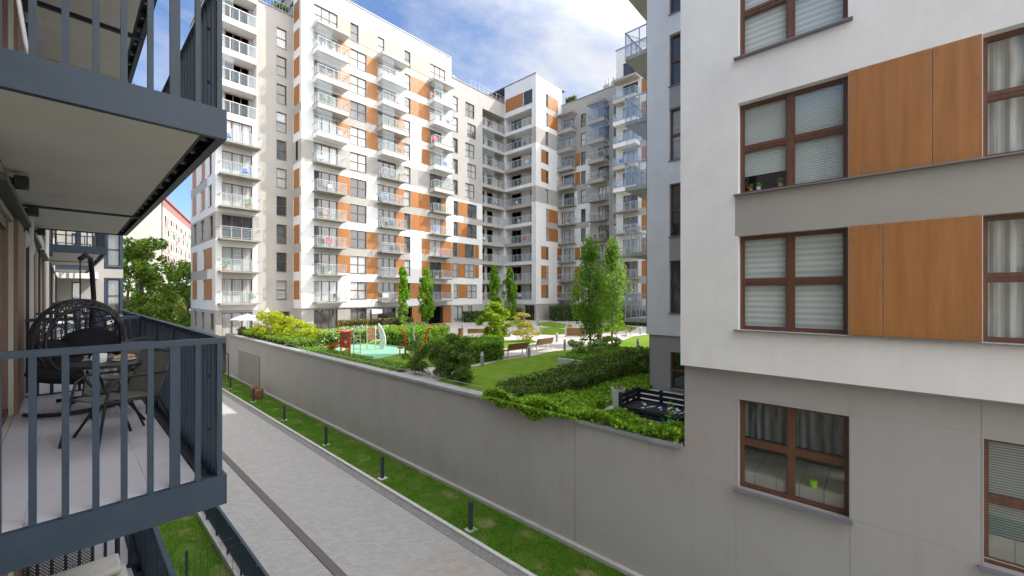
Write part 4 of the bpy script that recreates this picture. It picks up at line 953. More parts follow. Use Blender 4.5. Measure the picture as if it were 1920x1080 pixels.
core(Gb, -6, gx, 36.5, 48, ZG, 10.4, 'grey_render'); m = MB(); m.box(-6.1, gx+.1, 35.9, 48, 10.5, 10.7); m.build('roof', 'sill_metal', Gb)
m = MB(); m.box(-.4, 1.3, 34.9, 36, .95, 1.35); m.build('canopy', 'white_render', Gb)

Ob = thing('apartment_building', 'old prefabricated block of flats with red roof band and many small loggias, far behind trees', 'building', (0, 0, 0))
F_ = ('y', 0); ot = 21.6
facade(Ob, F_, 0, 75, ZG, ot, [], [(0, 75, ot-2.0, ot, 1), (0, 75, ot-14, ot-13, 1)], ['old_white', 'pink_render'])
m = MB(); m.box(-.2, 75, -.3, 12.2, ot, ot+.5); m.build('roof', 'pink_render', Ob)
core(Ob, 0, 75, .2, 12, ZG, ot-.1, 'old_white')
for r_ in range(8):
    z = ZG+2.2+r_*2.95
    for c_ in range(12):
        x = 1.6+c_*3.3; odd = (r_+c_) % 2
        m = MB(); fbox(m, F_, x, x+2.4, z, z+.95, .01, .14, 1 if (r_*5+c_*3) % 7 == 0 else 0); fbox(m, F_, x-.1, x+.1, z-.1, z+2.7, .01, .12, 0); fbox(m, F_, x, x+2.4, z-.12, z, .01, .14, 0)
        b = m.build('loggia', ['old_white', 'pink_render'], Ob); p = MB(); fquad(p, F_, x+.1, x+2.3 if odd else x+1.4, z, z+2.4, .02); p.build('pane', 'dark_room', b)
Ob.location = (14.4, 118, 0); Ob.rotation_euler = (0, 0, R(73.5))

# ================================================================ TREES AND PLANTS
def limbs(mb, base, h, r, n, spread, rg, z0=.3, droop=0):
    bx_, by_, bz = base; pts = [(bx_+rg.uniform(-.04, .04)*i, by_+rg.uniform(-.04, .04)*i, bz+h*i/6) for i in range(7)]
    mb.path(pts, [r*(1-.13*i) for i in range(7)], 8)
    for i in range(n):
        f = z0+(1-z0)*.9*i/n; a = i*2.4+rg.uniform(-.4, .4); L_ = spread*(1-.5*f)*rg.uniform(.6, 1)
        s = Vector((bx_, by_, bz+h*f)); e = s+Vector((math.cos(a)*L_, math.sin(a)*L_, L_*(1.4-droop)*rg.uniform(.5, 1.0)))
        mid = (s+e)/2+Vector((0, 0, -.08*L_)); mb.path([s, mid, e], [r*.38*(1-.5*f), r*.22, r*.07], 5)
def columnar(px, py, toppy, wpx, label, mats, n=5200, seed=1, size=.16, base=None, group=None, trunk_show=.16):
    x, y = base or G(px, py); t = x*math.sin(YAW)+y*math.cos(YAW); ztop = (HPY-toppy)/FPX*t; h = ztop-ZC; rad = wpx/FPX*t/2
    T_ = thing('columnar_tree', label, 'tree', (x, y, ZC), group); rg = random.Random(seed); m = MB(); limbs(m, (x, y, ZC-.05), h*.93, .07+.01*rad, 14, rad*.8, rg, .2); m.build('trunk', 'bark', T_, smooth=True)
    cs = []; rs = []
    for i in range(70):
        f = rg.random()**.9; prof = (math.sin(math.pi*min(1, f*.80+.16))**.7)*(1 if f < .75 else (1-(f-.75)*2.2))
        a = rg.uniform(0, 6.28); q = rad*prof*rg.uniform(.15, .85)
        cs.append((x+math.cos(a)*q, y+math.sin(a)*q, ZC+h*(trunk_show+(1-trunk_show)*f*.97))); rs.append((rad*.27*rg.uniform(.6, 1.2),)*2+(rad*.55*rg.uniform(.6, 1.3),))
    P, idx = clump_pts(cs, rs, n, seed); P[:, 2] = np.maximum(P[:, 2], ZC+h*trunk_show*.8)
    leaves('crown', P, size, mats, T_, seed); return T_
gp = 'columnar trees in the courtyard'
columnar(755, 622, 500, 30, 'bright green slim columnar tree, leftmost of the four slim ones before the white facade', ['leaf_bright', 'leaf_bright', 'leaf_green'], seed=3, base=(24.0, 37.4), size=.2)
columnar(799, 620, 503, 34, 'bright green columnar tree beside the orange entrance of the white building', ['leaf_bright', 'leaf_bright', 'leaf_green'], seed=4, base=G(799, 618), size=.2)
columnar(927, 610, 500, 31, 'mid green columnar tree before the corner loggias, left one of two', ['leaf_green', 'leaf_green', 'leaf_bright'], seed=5, base=G(927, 611), size=.22)
columnar(956, 610, 504, 29, 'mid green columnar tree before the corner loggias, right one of two', ['leaf_green', 'leaf_green', 'leaf_bright'], seed=6, base=G(956, 611), size=.22)
columnar(1106, 667, 455, 88, 'large green tree with forked crown in the raised bed, left of two', ['leaf_green', 'leaf_green', 'leaf_hedge', 'leaf_bright'], n=9000, seed=7, base=G(1106, 667), size=.125, trunk_show=.18)
columnar(1148, 647, 455, 74, 'large green tree touching its twin, right of two, nearest the near building', ['leaf_green', 'leaf_hedge', 'leaf_bright'], n=8500, seed=8, base=G(1148, 647), size=.135, trunk_show=.18)
def bush(name, label, cat, pts, rads, n, size, mats, stems=True, seed=1, group=None, stem_h=.5, part='foliage'):
    c = np.mean(np.array(pts)[:, :2], axis=0); T_ = thing(name, label, cat, (c[0], c[1], ZC), group)
    P, idx = clump_pts(pts, rads, n, seed); P[:, 2] = np.maximum(P[:, 2], ZC+.03); leaves(part, P, size, mats, T_, seed)
    if stems:
        m = MB(); rg = random.Random(seed)
        for i in range(min(9, len(pts))): q = pts[rg.randrange(len(pts))]; m.path([(q[0]*.4+c[0]*.6, q[1]*.4+c[1]*.6, ZC-.02), (q[0], q[1], q[2])], [.025, .008], 5)
        m.build('stem', 'bark', T_)
    return T_
def blob(c, rx, ry, z0, z1, k, rg, r=.35):
    pts = []; rs = []
    for i in range(k):
        a = rg.uniform(0, 6.28); f = rg.random(); q = math.sqrt(rg.random())*(math.sin(math.pi*(.18+.75*f)))
        pts.append((c[0]+rx*q*math.cos(a), c[1]+ry*q*math.sin(a), z0+(z1-z0)*f)); rs.append((r*rg.uniform(.7, 1.3),)*2+(r*.7*rg.uniform(.7, 1.2),))
    return pts, rs
rg = random.Random(11)
c = G(928, 642); p, r_ = blob(c, 1.35, 1.35, ZC+.35, ZC+3.1, 60, rg, .34)
bush('maple_tree', 'rounded yellow-green bushy tree in the middle of the courtyard', 'tree', p, r_, 7000, .15, ['leaf_lime', 'leaf_yellow', 'leaf_lime', 'leaf_green'], seed=12, part='crown')
c = G(985, 640); p, r_ = blob(c, 1.4, 1.1, ZC+.25, ZC+1.5, 26, rg, .3); p2, r2 = blob((c[0]+.3, c[1]+.6), .9, .8, ZC+1.4, ZC+2.3, 12, rg, .22)
bush('japanese_maple', 'small sparse orange-tinged maple right of the round yellow-green tree', 'tree', p+p2, r_+r2, 2100, .13, ['leaf_orange', 'leaf_lime', 'leaf_orange', 'leaf_yellow'], seed=13, part='crown')
# clipped hedge blocks
def hedge(label, poly, h, n, size, mats, seed, z0=ZC, group=None, name='hedge', bulge=.12, core_in=.25, corem='leaf_dark', cat='hedge', slope=None):
    c = np.mean(np.array(poly), axis=0); T_ = thing(name, label, cat, (c[0], c[1], z0), group); rg = np.random.RandomState(seed)
    A_ = np.array(poly, float); mn, mx_ = A_.min(0), A_.max(0); out = []
    def inside(P):
        k = np.zeros(len(P), bool); j = len(A_)-1
        for i in range(len(A_)):
            yi, yj = A_[i, 1], A_[j, 1]; cond = ((yi > P[:, 1]) != (yj > P[:, 1])) & (P[:, 0] < (A_[j, 0]-A_[i, 0])*(P[:, 1]-yi)/(yj-yi+1e-12)+A_[i, 0]); k ^= cond; j = i
        return k
    while sum(map(len, out)) < int(n*.55):
        P = rg.uniform(mn, mx_, (n, 2)); out.append(P[inside(P)])
    T2 = np.concatenate(out)[:int(n*.55)]
    bump = .5+.5*np.sin(T2[:, 0]*3.1+seed)*np.cos(T2[:, 1]*2.7); bump2 = np.sin(T2[:, 0]*9.3)*np.cos(T2[:, 1]*8.1)
    z = z0+h-np.abs(rg.normal(size=len(T2)))*.10+bulge*bump+bulge*.4*bump2-bulge
    top = np.column_stack([T2, z]); per = []; nn = n-len(T2); L_ = [np.linalg.norm(A_[(i+1) % len(A_)]-A_[i]) for i in range(len(A_))]; tot = sum(L_)
    for i in range(len(A_)):
        k = max(1, int(nn*L_[i]/tot)); f = rg.random(k)[:, None]; q = A_[i]*(1-f)+A_[(i+1) % len(A_)]*f; dd = A_[(i+1) % len(A_)]-A_[i]; nrm = np.array([dd[1], -dd[0]])/max(L_[i], 1e-6)
        zz_ = rg.random(k)**.8*h; off = (rg.normal(size=k)*.05+.06*np.sin(f[:, 0]*L_[i]*5+zz_*4)+bulge*.4)[:, None]; per.append(np.column_stack([q+nrm*off*(1 if rg.random() > 2 else 1), z0+zz_]))
    P = np.concatenate([top]+per); 
    if slope: P[:, 2] = z0+(P[:, 2]-z0)*np.interp(P[:, 0], slope[0], slope[1])
    leaves('foliage', P, size, mats, T_, seed)
    m = MB(); cc = A_.mean(0); pol = [tuple(cc+(a-cc)*(1-min(.5, core_in/max(.3, np.linalg.norm(a-cc))))) for a in A_]; m.prism(pol, z0, z0+max(.1, h*(min(slope[1]) if slope else 1)-bulge*1.6-.1)); m.build('branches', 'hedge_core', T_)
    return T_
mat('hedge_core', (.022, .035, .012), .95, var=.4, vs=12, bump=.8, bs=30)
hedge('clipped mid-green hedge block between playground and lawn', [c4(50, 560), (14.2, 17.2), c4(385, 620), c4(600, 590), c4(610, 520), (19.3, 19.4), (16.6, 21.5)], 1.15, 16000, .11, ['leaf_green', 'leaf_bright', 'leaf_green', 'leaf_hedge'], 21)
p = []; r_ = []; rg = random.Random(5)
for (px, py, hh, rr) in ((775, 690, 1.7, .7), (800, 705, 1.75, .75), (822, 708, 1.9, .7), (850, 712, 2.2, .75), (868, 716, 2.3, .6), (785, 700, 1.5, .6), (838, 715, 1.8, .6), (872, 722, 1.5, .5)):
    a, b = blob(G(px, py), rr*.7, rr*.7, ZC+.2, ZC+hh-.25, 14, rg, .28); p += a; r_ += b
bush('shrub', 'tall dark-green loose shrub row leaning over the wall coping, beside the near lawn', 'shrub', p, r_, 22000, .075, ['leaf_hedge', 'leaf_dark', 'leaf_green', 'leaf_hedge'], seed=14)
# long low planting strip along the wall
hedge('long low bright hedge strip along the top of the retaining wall', [(10.35, 29), (10.35, 43), (11.5, 43), (11.7, 29)], .8, 8000, .13, ['leaf_green', 'leaf_bright', 'leaf_hedge', 'leaf_lime'], 22)
p = []; r_ = []
for (px, py, hh, rr) in ((500, 641, 2.9, 1.2), (520, 642, 2.6, 1.2), (543, 643, 2.3, 1.1), (566, 645, 2.0, 1.0), (582, 648, 1.6, .9)):
    a, b = blob(G(px, py), rr, rr, ZC+.3, ZC+hh-.3, 30, rg, .38); p += a; r_ += b
bush('shrub', 'large glowing yellow-green shrub beside the white parasol', 'shrub', p, r_, 20000, .11, ['leaf_yellow', 'leaf_lime', 'leaf_yellow', 'leaf_yellow'], seed=15)
hedge('very low green planting strip behind the coping, in front of the playground', [(10.35, 17.5), (10.35, 28.9), (11.5, 28.9), (11.6, 22), (11.6, 17.5)], .38, 8000, .09, ['leaf_green', 'leaf_bright', 'leaf_hedge'], 32)
hedge('purplish-brown low hedge in front of the white ground-floor windows', [(19, 40.6), (19, 42.0), (27.5, 42.0), (27.5, 40.6)], 1.2, 6000, .16, ['leaf_purple', 'leaf_orange', 'leaf_hedge'], 23)
hedge('light-green hedge behind the playground panels', [G3(880, 415), G3(1280, 385), G3(1300, 360), (20.5, 33), (16.5, 34.5), G3(900, 380)], 1.1, 8000, .16, ['leaf_green', 'leaf_bright', 'leaf_lime', 'flower_white'], 24)
hedge('bright hedge behind the white sail, right of the coral panel', [G3(1400, 395), G3(1620, 420), G3(1730, 400), (22.4, 27.6), (19.8, 30.3)], 1.25, 8000, .13, ['leaf_bright', 'leaf_green', 'leaf_lime'], 25)
hedge('flowering low planting around the leftmost slim tree', [G3(1560, 300), G3(1780, 300), G3(1780, 250), G3(1600, 240)], .7, 3500, .14, ['leaf_bright', 'flower_white', 'leaf_green'], 26)
hedge('dark brownish-purple hedge under the grey wing windows', [(39.5, 41.5), (46.2, 41.5), (46.2, 43.2), (37.3, 43.2), (37.3, 42)], 1.5, 5000, .2, ['leaf_purple', 'leaf_hedge', 'leaf_dark'], 27)
hedge('dark tall hedge against the white corner block', [(47.6, 34.8), (52.3, 30.5), (53.2, 32), (49, 36.8)], 2.2, 6000, .2, ['leaf_dark', 'leaf_hedge', 'leaf_purple'], 28)
hedge('dark hedge at the foot of the blue-glass block', [(47.5, 24.5), (47.5, 10), (49.5, 10), (49.5, 26)], 1.9, 6000, .2, ['leaf_hedge', 'leaf_dark', 'leaf_purple'], 29)
hedge('green hedge left of the dark red door', [(44.3, 40.3), (46.5, 39.9), (46.5, 43.4), (44.3, 43.4)], 1.9, 3000, .18, ['leaf_hedge', 'leaf_green'], 30)
# front dark hedge on the near side of the lawn
HP = [(10.7, 9.6), (12.6, 8.75), (15.4, 8.7), (19.6, 8.4), (20.6, 9.3), (16.2, 9.95), (12.8, 10.3), (11.2, 10.8)]
hedge('long dark cotoneaster hedge beside the near lawn, behind the bright ivy', HP, 1.1, 26000, .088, ['leaf_hedge', 'leaf_dark', 'leaf_hedge', 'leaf_purple', 'leaf_green'], 31, bulge=.3, slope=([10.8, 13, 16, 20], [.45, .65, .85, 1.05]))
p = []; r_ = []
for (px, py) in ((1075, 660), (1092, 664), (1120, 662), (1135, 655), (1152, 652)):
    a, b = blob(G(px, py, ZC+.45), .6, .5, ZC+.45, ZC+1.15, 8, rg, .25); p += a; r_ += b
bush('rose_bush', 'light-green rose bush with white flowers in the raised bed under the twin trees', 'shrub', p, r_, 3800, .11, ['leaf_bright', 'leaf_green', 'leaf_lime', 'flower_white'], seed=16)
# ivy carpet over the wall edge
rgp = np.random.RandomState(3); n = 52000; yy = rgp.uniform(3.5, 10.2, n); lim = np.where(yy > 8.4, 10.6+(10.2-yy)*.8, 12.4); xx = rgp.uniform(9.72, 1, n)*0+rgp.uniform(0, 1, n)*(lim-9.75)+9.75
hgt = .22+.12*np.sin(xx*4)*np.cos(yy*3.3)+.1*rgp.rand(n); edge = np.clip((10.3-xx)/.5, 0, 1)
zz_ = ZC+.05+hgt*rgp.rand(n)**.5+edge*.28
P = np.column_stack([xx, yy, zz_])
k = 3000; y2 = rgp.choice([9.6, 9.2, 8.3, 8.0, 7.5, 8.7, 6.9], k)+rgp.normal(size=k)*.28; drop = rgp.rand(k)**2.2*(.34*np.exp(-((y2-7.9)/.5)**2)+.20*np.exp(-((y2-9.2)/.4)**2)+.07)
P2 = np.column_stack([9.70-rgp.rand(k)*.10, y2, -3.50-drop]); P = np.concatenate([P, P2])
keep = ~((P[:, 0] > 11.35) & (P[:, 1] > 3.4) & (P[:, 1] < 6.9)); P = P[keep]
o = leaves('ivy', P, .072, ['leaf_ivy', 'leaf_ivy', 'leaf_green'], None, 41, aspect=.85, up=.8, jitter=.5); tag(o, 'bright ivy ground cover spilling over the wall coping', 'ivy', kind='stuff')
rgp = np.random.RandomState(8); n = 12000; xx = rgp.uniform(11.6, 20, n); yy = rgp.uniform(6.9, 8.7, n); keep = (yy < 8.6-.0*xx) & (xx < 18)
P = np.column_stack([xx, yy, ZC+.05+.18*rgp.rand(n)])[keep]; o = leaves('ground_cover', P, .10, ['leaf_ivy', 'leaf_green'], None, 42, aspect=.8, up=.8); tag(o, 'low leafy ground cover beside the terrace', 'ground cover', kind='stuff')
# grass blades
def grass(name, label, P, hgt, seed, mats=['leaf_grass']):
    rg = np.random.RandomState(seed); n = len(P); a = rg.uniform(0, 6.28, n); w_ = .008+.006*rg.rand(n); h = hgt*(.5+rg.rand(n)); V = np.empty((n, 3, 3)); dx = np.cos(a)*w_; dy = np.sin(a)*w_
    V[:, 0] = P-np.column_stack([dx, dy, 0*a]); V[:, 1] = P+np.column_stack([dx, dy, 0*a]); V[:, 2] = P+np.column_stack([rg.normal(size=n)*h*.5, rg.normal(size=n)*h*.5, h])
    me = bpy.data.meshes.new(name); me.vertices.add(n*3); me.vertices.foreach_set('co', V.reshape(-1)); me.loops.add(n*3); me.loops.foreach_set('vertex_index', np.arange(n*3)); me.polygons.add(n)
    me.polygons.foreach_set('loop_start', np.arange(n)*3); me.polygons.foreach_set('loop_total', np.full(n, 3))
    for k in mats: me.materials.append(M[k])
    me.update(); me.validate(); o = bpy.data.objects.new(name, me); col.objects.link(o); tag(o, label, 'grass', kind='stuff')
rgp = np.random.RandomState(1)
def strip_pts(n, x0, x1, y0, y1, z, pw=1.0):
    y = y0+(y1-y0)*rgp.rand(n)**pw; x = rgp.uniform(x0, x1, n); keep = (np.sin(x*5.1+y*1.7)+np.sin(y*3.3-x*2.2)) > -1.2+.5*rgp.rand(n)
    return np.column_stack([x, y, np.full(n, z)])[keep]
grass('grass', 'uneven grass growing in the verge beneath the retaining wall', strip_pts(90000, 8.10, 9.74, 3, 45, -7.26, 1.7), .055, 2)
grass('grass', 'weedy grass in the narrow garden below the balconies', strip_pts(40000, .2, 2.88, 6, 30, -7.30, 1.5), .09, 3, ['leaf_grass', 'leaf_lime'])
# far trees at left
def big_tree(px, dist_y, toppy, botpy, rad, label, mats, seed, n=9000, size=.35, lean=0):
    x = XA(px, dist_y); t = x*math.sin(YAW)+dist_y*math.cos(YAW); zt = (HPY-toppy)/FPX*t; zb = ZG; T_ = thing('broadleaf_tree', label, 'tree', (x, dist_y, zb)); rg = random.Random(seed)
    m = MB(); limbs(m, (x, dist_y, zb), (zt-zb)*.8, .3, 12, rad*.8, rg, .3); m.build('trunk', 'bark', T_, smooth=True)
    pts, rs = [], []
    for i in range(55):
        f = rg.random(); a = rg.uniform(0, 6.28); q = rad*(math.sin(math.pi*(.14+.72*f))**.6)*math.sqrt(rg.random())
        pts.append((x+math.cos(a)*q, dist_y+math.sin(a)*q, zb+(zt-zb)*(.22+.74*f))); rs.append((rad*.25*rg.uniform(.6, 1.2),)*2+(rad*.22*rg.uniform(.7, 1.2),))
    P, _ = clump_pts(pts, rs, n, seed); leaves('crown', P, size, mats, T_, seed)
big_tree(264, 58, 438, 600, 2.9, 'tall broad green tree between end building and old block', ['leaf_green', 'leaf_hedge', 'leaf_lime', 'leaf_lime'], 51, 9000, .30)
big_tree(350, 66, 482, 600, 3.0, 'broad green tree touching the white tower at its left side', ['leaf_green', 'leaf_hedge', 'leaf_lime'], 52, 9000, .30)
big_tree(296, 74, 548, 600, 3.0, 'low orange-leaved tree between the two broad green trees', ['leaf_orange', 'leaf_lime', 'leaf_green'], 53, 5000)
big_tree(240, 75, 470, 600, 4.0, 'dark tree low behind the tall broad green tree', ['leaf_hedge', 'leaf_dark', 'leaf_green'], 54, 7000)
big_tree(318, 90, 545, 600, 5.0, 'distant green tree in front of the old block, in the gap', ['leaf_green', 'leaf_lime'], 55, 7000)
# rooftop plants
hedge('small green shrubs in planters on the grey strip roof terrace', [(14.6, 46.6), (16.0, 46.6), (16.0, 47.4), (14.6, 47.4)], 1.0, 900, .12, ['leaf_green', 'leaf_lime'], 61, z0=29.7, name='roof_plant', cat='plant')
hedge('green creeper on the wooden trellis of the corner roof terrace', [(53.7, 35.2), (54.4, 35.2), (54.4, 37.4), (53.7, 37.4)], 1.2, 350, .13, ['leaf_green', 'leaf_lime', 'leaf_orange'], 62, z0=TOP2+.1, name='roof_plant', cat='plant')

# ================================================================ ALLEY FURNITURE
def bollard_dark(x, y, label):
    T_ = thing('bollard_light', label, 'bollard', (x, y, -7.25), 'dark bollard lights along the alley')
    m = MB(); m.box(x-.055, x+.055, y-.055, y+.055, -7.26, -6.42); m.box(x-.062, x+.062, y-.062, y+.062, -6.42, -6.39); m.build('post', 'bollard_dark', T_, bevel=.006)
    m = MB(); m.box(x-.059, x-.02, y-.04, y+.04, -6.52, -6.45); m.build('lamp_head', 'steel_dark', T_)
    m = MB(); m.box(x-.15, x+.15, y-.15, y+.15, -7.27, -7.235); m.build('footing', 'light_concrete', T_, bevel=.01)
for i, (x, y) in enumerate([(8.38, 9.32), (8.38, 14.5), (8.42, 19.76), (8.45, 25.4), (8.5, 31.3), (8.5, 37.0)]):
    bollard_dark(x, y, 'dark square bollard light in the verge, '+['nearest to the camera', 'second nearest', 'third nearest', 'fourth nearest', 'just this side of the two brown planters', 'farthest, before the louvred grille'][i])
for i, (x, y) in enumerate([(9.0, 32.9), (9.0, 31.9)]):
    m = MB(); m.lathe((x, y, -7.3), [(.22, 0), (.27, .2), (.28, .62), (.25, .72), (.2, .68)], 14); o = m.build('planter_tub', 'rust', smooth=True)
    tag(o, ['rusty brown tub nearer to the grille, in the verge', 'rusty brown tub beside the bollard, in the verge'][i], 'tub', 'rusty tubs by the wall')
m = MB(); m.path([(9.1, 40.2, -7.3), (9.1, 40.2, -5.0), (9.0, 40.1, -4.9), (8.85, 40.0, -4.9)], .035, 6); tag(m.build('lamp_pole', 'black_metal'), 'thin dark pole standing in the verge by the grille', 'pole')
# low fence with concrete plinth at bottom left
Fn = thing('fence', 'low slate-blue steel bar fence on a pale plinth, between garden and alley', 'fence', (3.0, 15, ZG))
m = MB(); m.box(2.88, 3.14, 3, 40, -7.5, -7.12); m.build('plinth', 'light_concrete', Fn)
m = MB(); y = 3.1
m.box(3.00, 3.06, 3, 40, -6.34, -6.30); m.box(3.005, 3.035, 3, 40, -7.02, -6.99)
while y < 30: m.box(3.0, 3.03, y, y+.02, -7.1, -6.34); y += .11
m.build('bars', 'steel_blue', Fn); m = MB(); y = 3.2
while y < 38: m = MB(); m.box(2.96, 3.0, y, y+.04, -7.12, -6.3); y += 1.25; m.build('post', 'steel_blue', Fn)
Fm = thing('fence', 'thin green wire mesh fence crossing the garden below the balcony', 'fence', (1.5, 13, ZG))
m = MB()
for i in range(16): m.path([(.9+i*.13, 12.2, -7.3), (.9+i*.13, 12.2, -6.2)], .004, 3)
for i in range(6): m.path([(.9, 12.2, -7.2+i*.2), (2.9, 12.2, -7.2+i*.2)], .004, 3)
m.build('mesh', 'green_wire' if 'green_wire' in M else 'steel_dark', Fm); m = MB(); m.box(1.9, 1.95, 12.17, 12.23, -7.3, -6.1); m.build('post', 'steel_dark', Fm)

# ================================================================ COURTYARD FURNITURE
def bench(x, y, ang, label, L_=1.85, back=True):
    T_ = thing('park_bench', label, 'bench', (x, y, ZC+.005), 'wooden park benches in the courtyard'); T_.rotation_euler = (0, 0, ang)
    def P_(mb, nm, mt): o = mb.build(nm, mt); o.parent = T_; return o
    m = MB()
    for i in range(4): m.box(-L_/2, L_/2, -.04+i*.115, .06+i*.115, .43, .465)
    P_(m, 'seat', 'bench_wood')
    if back:
        m = MB()
        for i in range(4): m.obox((0, -.10-.03*i, .54+i*.095), (L_/2, 0, 0), (0, .014, .004), (0, -.012, .043))
        P_(m, 'backrest', 'bench_wood')
    for s in (-1, 1):
        m = MB(); X = s*(L_/2-.12); m.bar((X, .38, 0), (X, .38, .43), .045); m.bar((X, -.02, 0), (X, -.02, .43), .045); m.bar((X, -.03, .41), (X, .40, .41), .045)
        if back: m.bar((X, -.03, .43), (X, -.21, .88), .04)
        P_(m, 'leg', 'light_metal')
    return T_
def bench2(pa, pb, side, label, **k):
    a, b = G(*pa), G(*pb); ang = math.atan2(b[1]-a[1], b[0]-a[0]); return bench((a[0]+b[0])/2, (a[1]+b[1])/2, ang, label, **k)
bench2((949, 672), (990, 666), 1, 'wooden park bench left of the pair at the lawn edge')
bench2((1004, 660), (1034, 655), 1, 'wooden park bench right of the pair at the lawn edge')
bench(24.6, 26.4, R(-40), 'park bench half hidden behind the round yellow-green tree')
bench(25.9, 34.0, R(-35), 'dark park bench farthest left, before the orange entrance')
bench(33.0, 17.4, R(30), 'park bench just right of the brown litter bin under the twin trees')
bench(35.8, 17.4, R(30), 'park bench farthest right, near the white lamp bollard')
bench(30.2, 25.2, R(-50), 'small wooden bench behind the orange-tinged maple', L_=1.3, back=False)
T_ = thing('planter_bench', 'large slatted wooden planter bench left of the twin tree trunks', 'bench', (31.4, 20.6, ZC))
m = MB()
for i in range(6): m.obox((31.4, 20.6, ZC+.15+i*.13), (.55, -.62, 0), (.16, .14, 0), (0, 0, .052))
m.build('slat', 'bench_wood', T_); m = MB()
for s in (-1, 1): m.obox((31.4+s*.60, 20.6-s*.68, ZC+.45), (.03, -.034, 0), (.2, .175, 0), (0, 0, .5))
m.build('end_panel', 'light_concrete', T_)
def bollard(px, py, label):
    x, y = G(px, py); T_ = thing('bollard_light', label, 'bollard', (x, y, ZC), 'grey cylindrical bollard lights in the courtyard')
    m = MB(); m.lathe((x, y, ZC), [(.10, 0), (.10, .62)], 12); m.build('post', 'bollard_grey', T_, smooth=False)
    m = MB(); m.lathe((x, y, ZC+.62), [(.085, 0), (.085, .12)], 12); m.build('lamp_head', 'lamp_head', T_)
    m = MB(); m.lathe((x, y, ZC+.74), [(.10, 0), (.10, .05), (.02, .07)], 12); m.build('cap', 'bollard_grey', T_)
for px, py, l in ((904, 688, 'beside the clipped hedge at the lawn corner'), (992, 671, 'between the two lawn-edge benches'), (1059, 658, 'right of the lawn-edge benches'), (1196, 655, 'on the sunlit grass beside the near building'), (1201, 627, 'far right on the path beyond the sunlit grass'), (1014, 625, 'at the left tip of the small far lawn'), (1062, 617, 'at the right tip of the small far lawn'), (867, 620, 'behind the litter bin on the left'), (1008, 609, 'by the far lawn strip'), (1044, 641, 'on the paving beyond the right bench')):
    bollard(px, py, 'grey cylindrical bollard light '+l)
for px, py, l in ((864, 634, 'brown slatted litter bin left of the round yellow-green tree'), (1124, 641, 'brown slatted litter bin under the twin trees')):
    x, y = G(px, py); T_ = thing('litter_bin', l, 'bin', (x, y, ZC)); m = MB()
    for i in range(14): a = i*math.tau/14; m.obox((x+.22*math.cos(a), y+.22*math.sin(a), ZC+.45), (.012*math.cos(a), .012*math.sin(a), 0), (-.04*math.sin(a), .04*math.cos(a), 0), (0, 0, .36))
    m.build('slats', 'bench_wood', T_); m = MB(); m.lathe((x, y, ZC), [(.19, 0), (.19, .78), (.24, .82), (.24, .86)], 14); m.build('liner', 'black_metal', T_)
# raised concrete bed around the twin trees
a, b = G(1045, 686), G(1112, 694)
m = MB(); pol = [a, b, (19.9, 9.9), (24.3, 9.8), (24.6, 13.2), (23.4, 14.3)]
m.prism(pol, ZC-.01, ZC+.42, 0); pin = [(q[0]*.96+22*.04, q[1]*.96+12*.04) for q in pol]; m.prism(pin, ZC+.4, ZC+.46, 1)
RB = thing('raised_bed', 'pale concrete raised bed at the lawn corner around the big tree', 'planter', (21, 12, ZC)); m.build('kerb_wall', ['light_concrete', 'lawn'], RB)
P = np.column_stack([rgp.uniform(18.3, 24, 9000), rgp.uniform(9.9, 14, 9000), ZC+.46+.1*rgp.rand(9000)])
A_ = np.array(pin); kk = np.zeros(len(P), bool); j = len(A_)-1
for i in range(len(A_)):
    kk ^= ((A_[i, 1] > P[:, 1]) != (A_[j, 1] > P[:, 1])) & (P[:, 0] < (A_[j, 0]-A_[i, 0])*(P[:, 1]-A_[i, 1])/(A_[j, 1]-A_[i, 1]+1e-12)+A_[i, 0]); j = i
leaves('ground_cover', P[kk], .11, ['leaf_green', 'leaf_hedge', 'leaf_bright'], RB, 71, up=.6)
# playground
PG = lambda x, y, z=ZC+.075: G(410+x/4.571, 560+y/4.571, z)
T_ = thing('play_tower', 'red playground tower with round hole, red slide and yellow chute', 'play equipment', (*PG(1085, 480), ZC))
pa, pb = Vector((*PG(1040, 470), ZC)), Vector((*PG(1150, 490), ZC)); dx = (pb-pa).normalized(); ny = Vector((-dx.y, dx.x, 0))
m = MB(); w_ = (pb-pa).length
ring = 20; cen = pa+dx*w_*.42+Vector((0, 0, .98))
sq = [(-.55, -.5), (.55, -.5), (.55, .5), (-.55, .5)]
for side in (0, 1):
    o_ = ny*(.02 if side else -.02)
    for i in range(ring):
        a0, a1 = math.tau*i/ring, math.tau*(i+1)/ring
        def sqp(a): c_, s_ = math.cos(a), math.sin(a); k = 1/max(abs(c_)/.55, abs(s_)/.5); return cen+dx*c_*k+Vector((0, 0, s_*k))+o_
        def cp(a): return cen+dx*math.cos(a)*.27+Vector((0, 0, math.sin(a)*.27))+o_
        m.face([cp(a0), sqp(a0), sqp(a1), cp(a1)])
for q in (-.55, .55): m.bar(cen+dx*q+Vector((0, 0, -.98)), cen+dx*q+Vector((0, 0, .6)), .08)
m.obox(cen+Vector((0, 0, .56)), dx*.62, ny*.3, (0, 0, .04)); m.build('panel', 'red_paint', T_)
sld = Vector((*PG(955, 440), ZC+.1)); top_ = cen-dx*.55+Vector((0, 0, -.25))
m = MB(); v_ = top_-sld; l_ = v_.normalized(); sw = l_.cross(Vector((0, 0, 1))).normalized(); m.obox((sld+top_)/2, v_/2, sw*.24, (0, 0, .02)); 
for s_ in (-1, 1): m.obox((sld+top_)/2+sw*.25*s_+Vector((0, 0, .08)), v_/2, sw*.02, (0, 0, .1))
m.build('slide', 'red_paint', T_)
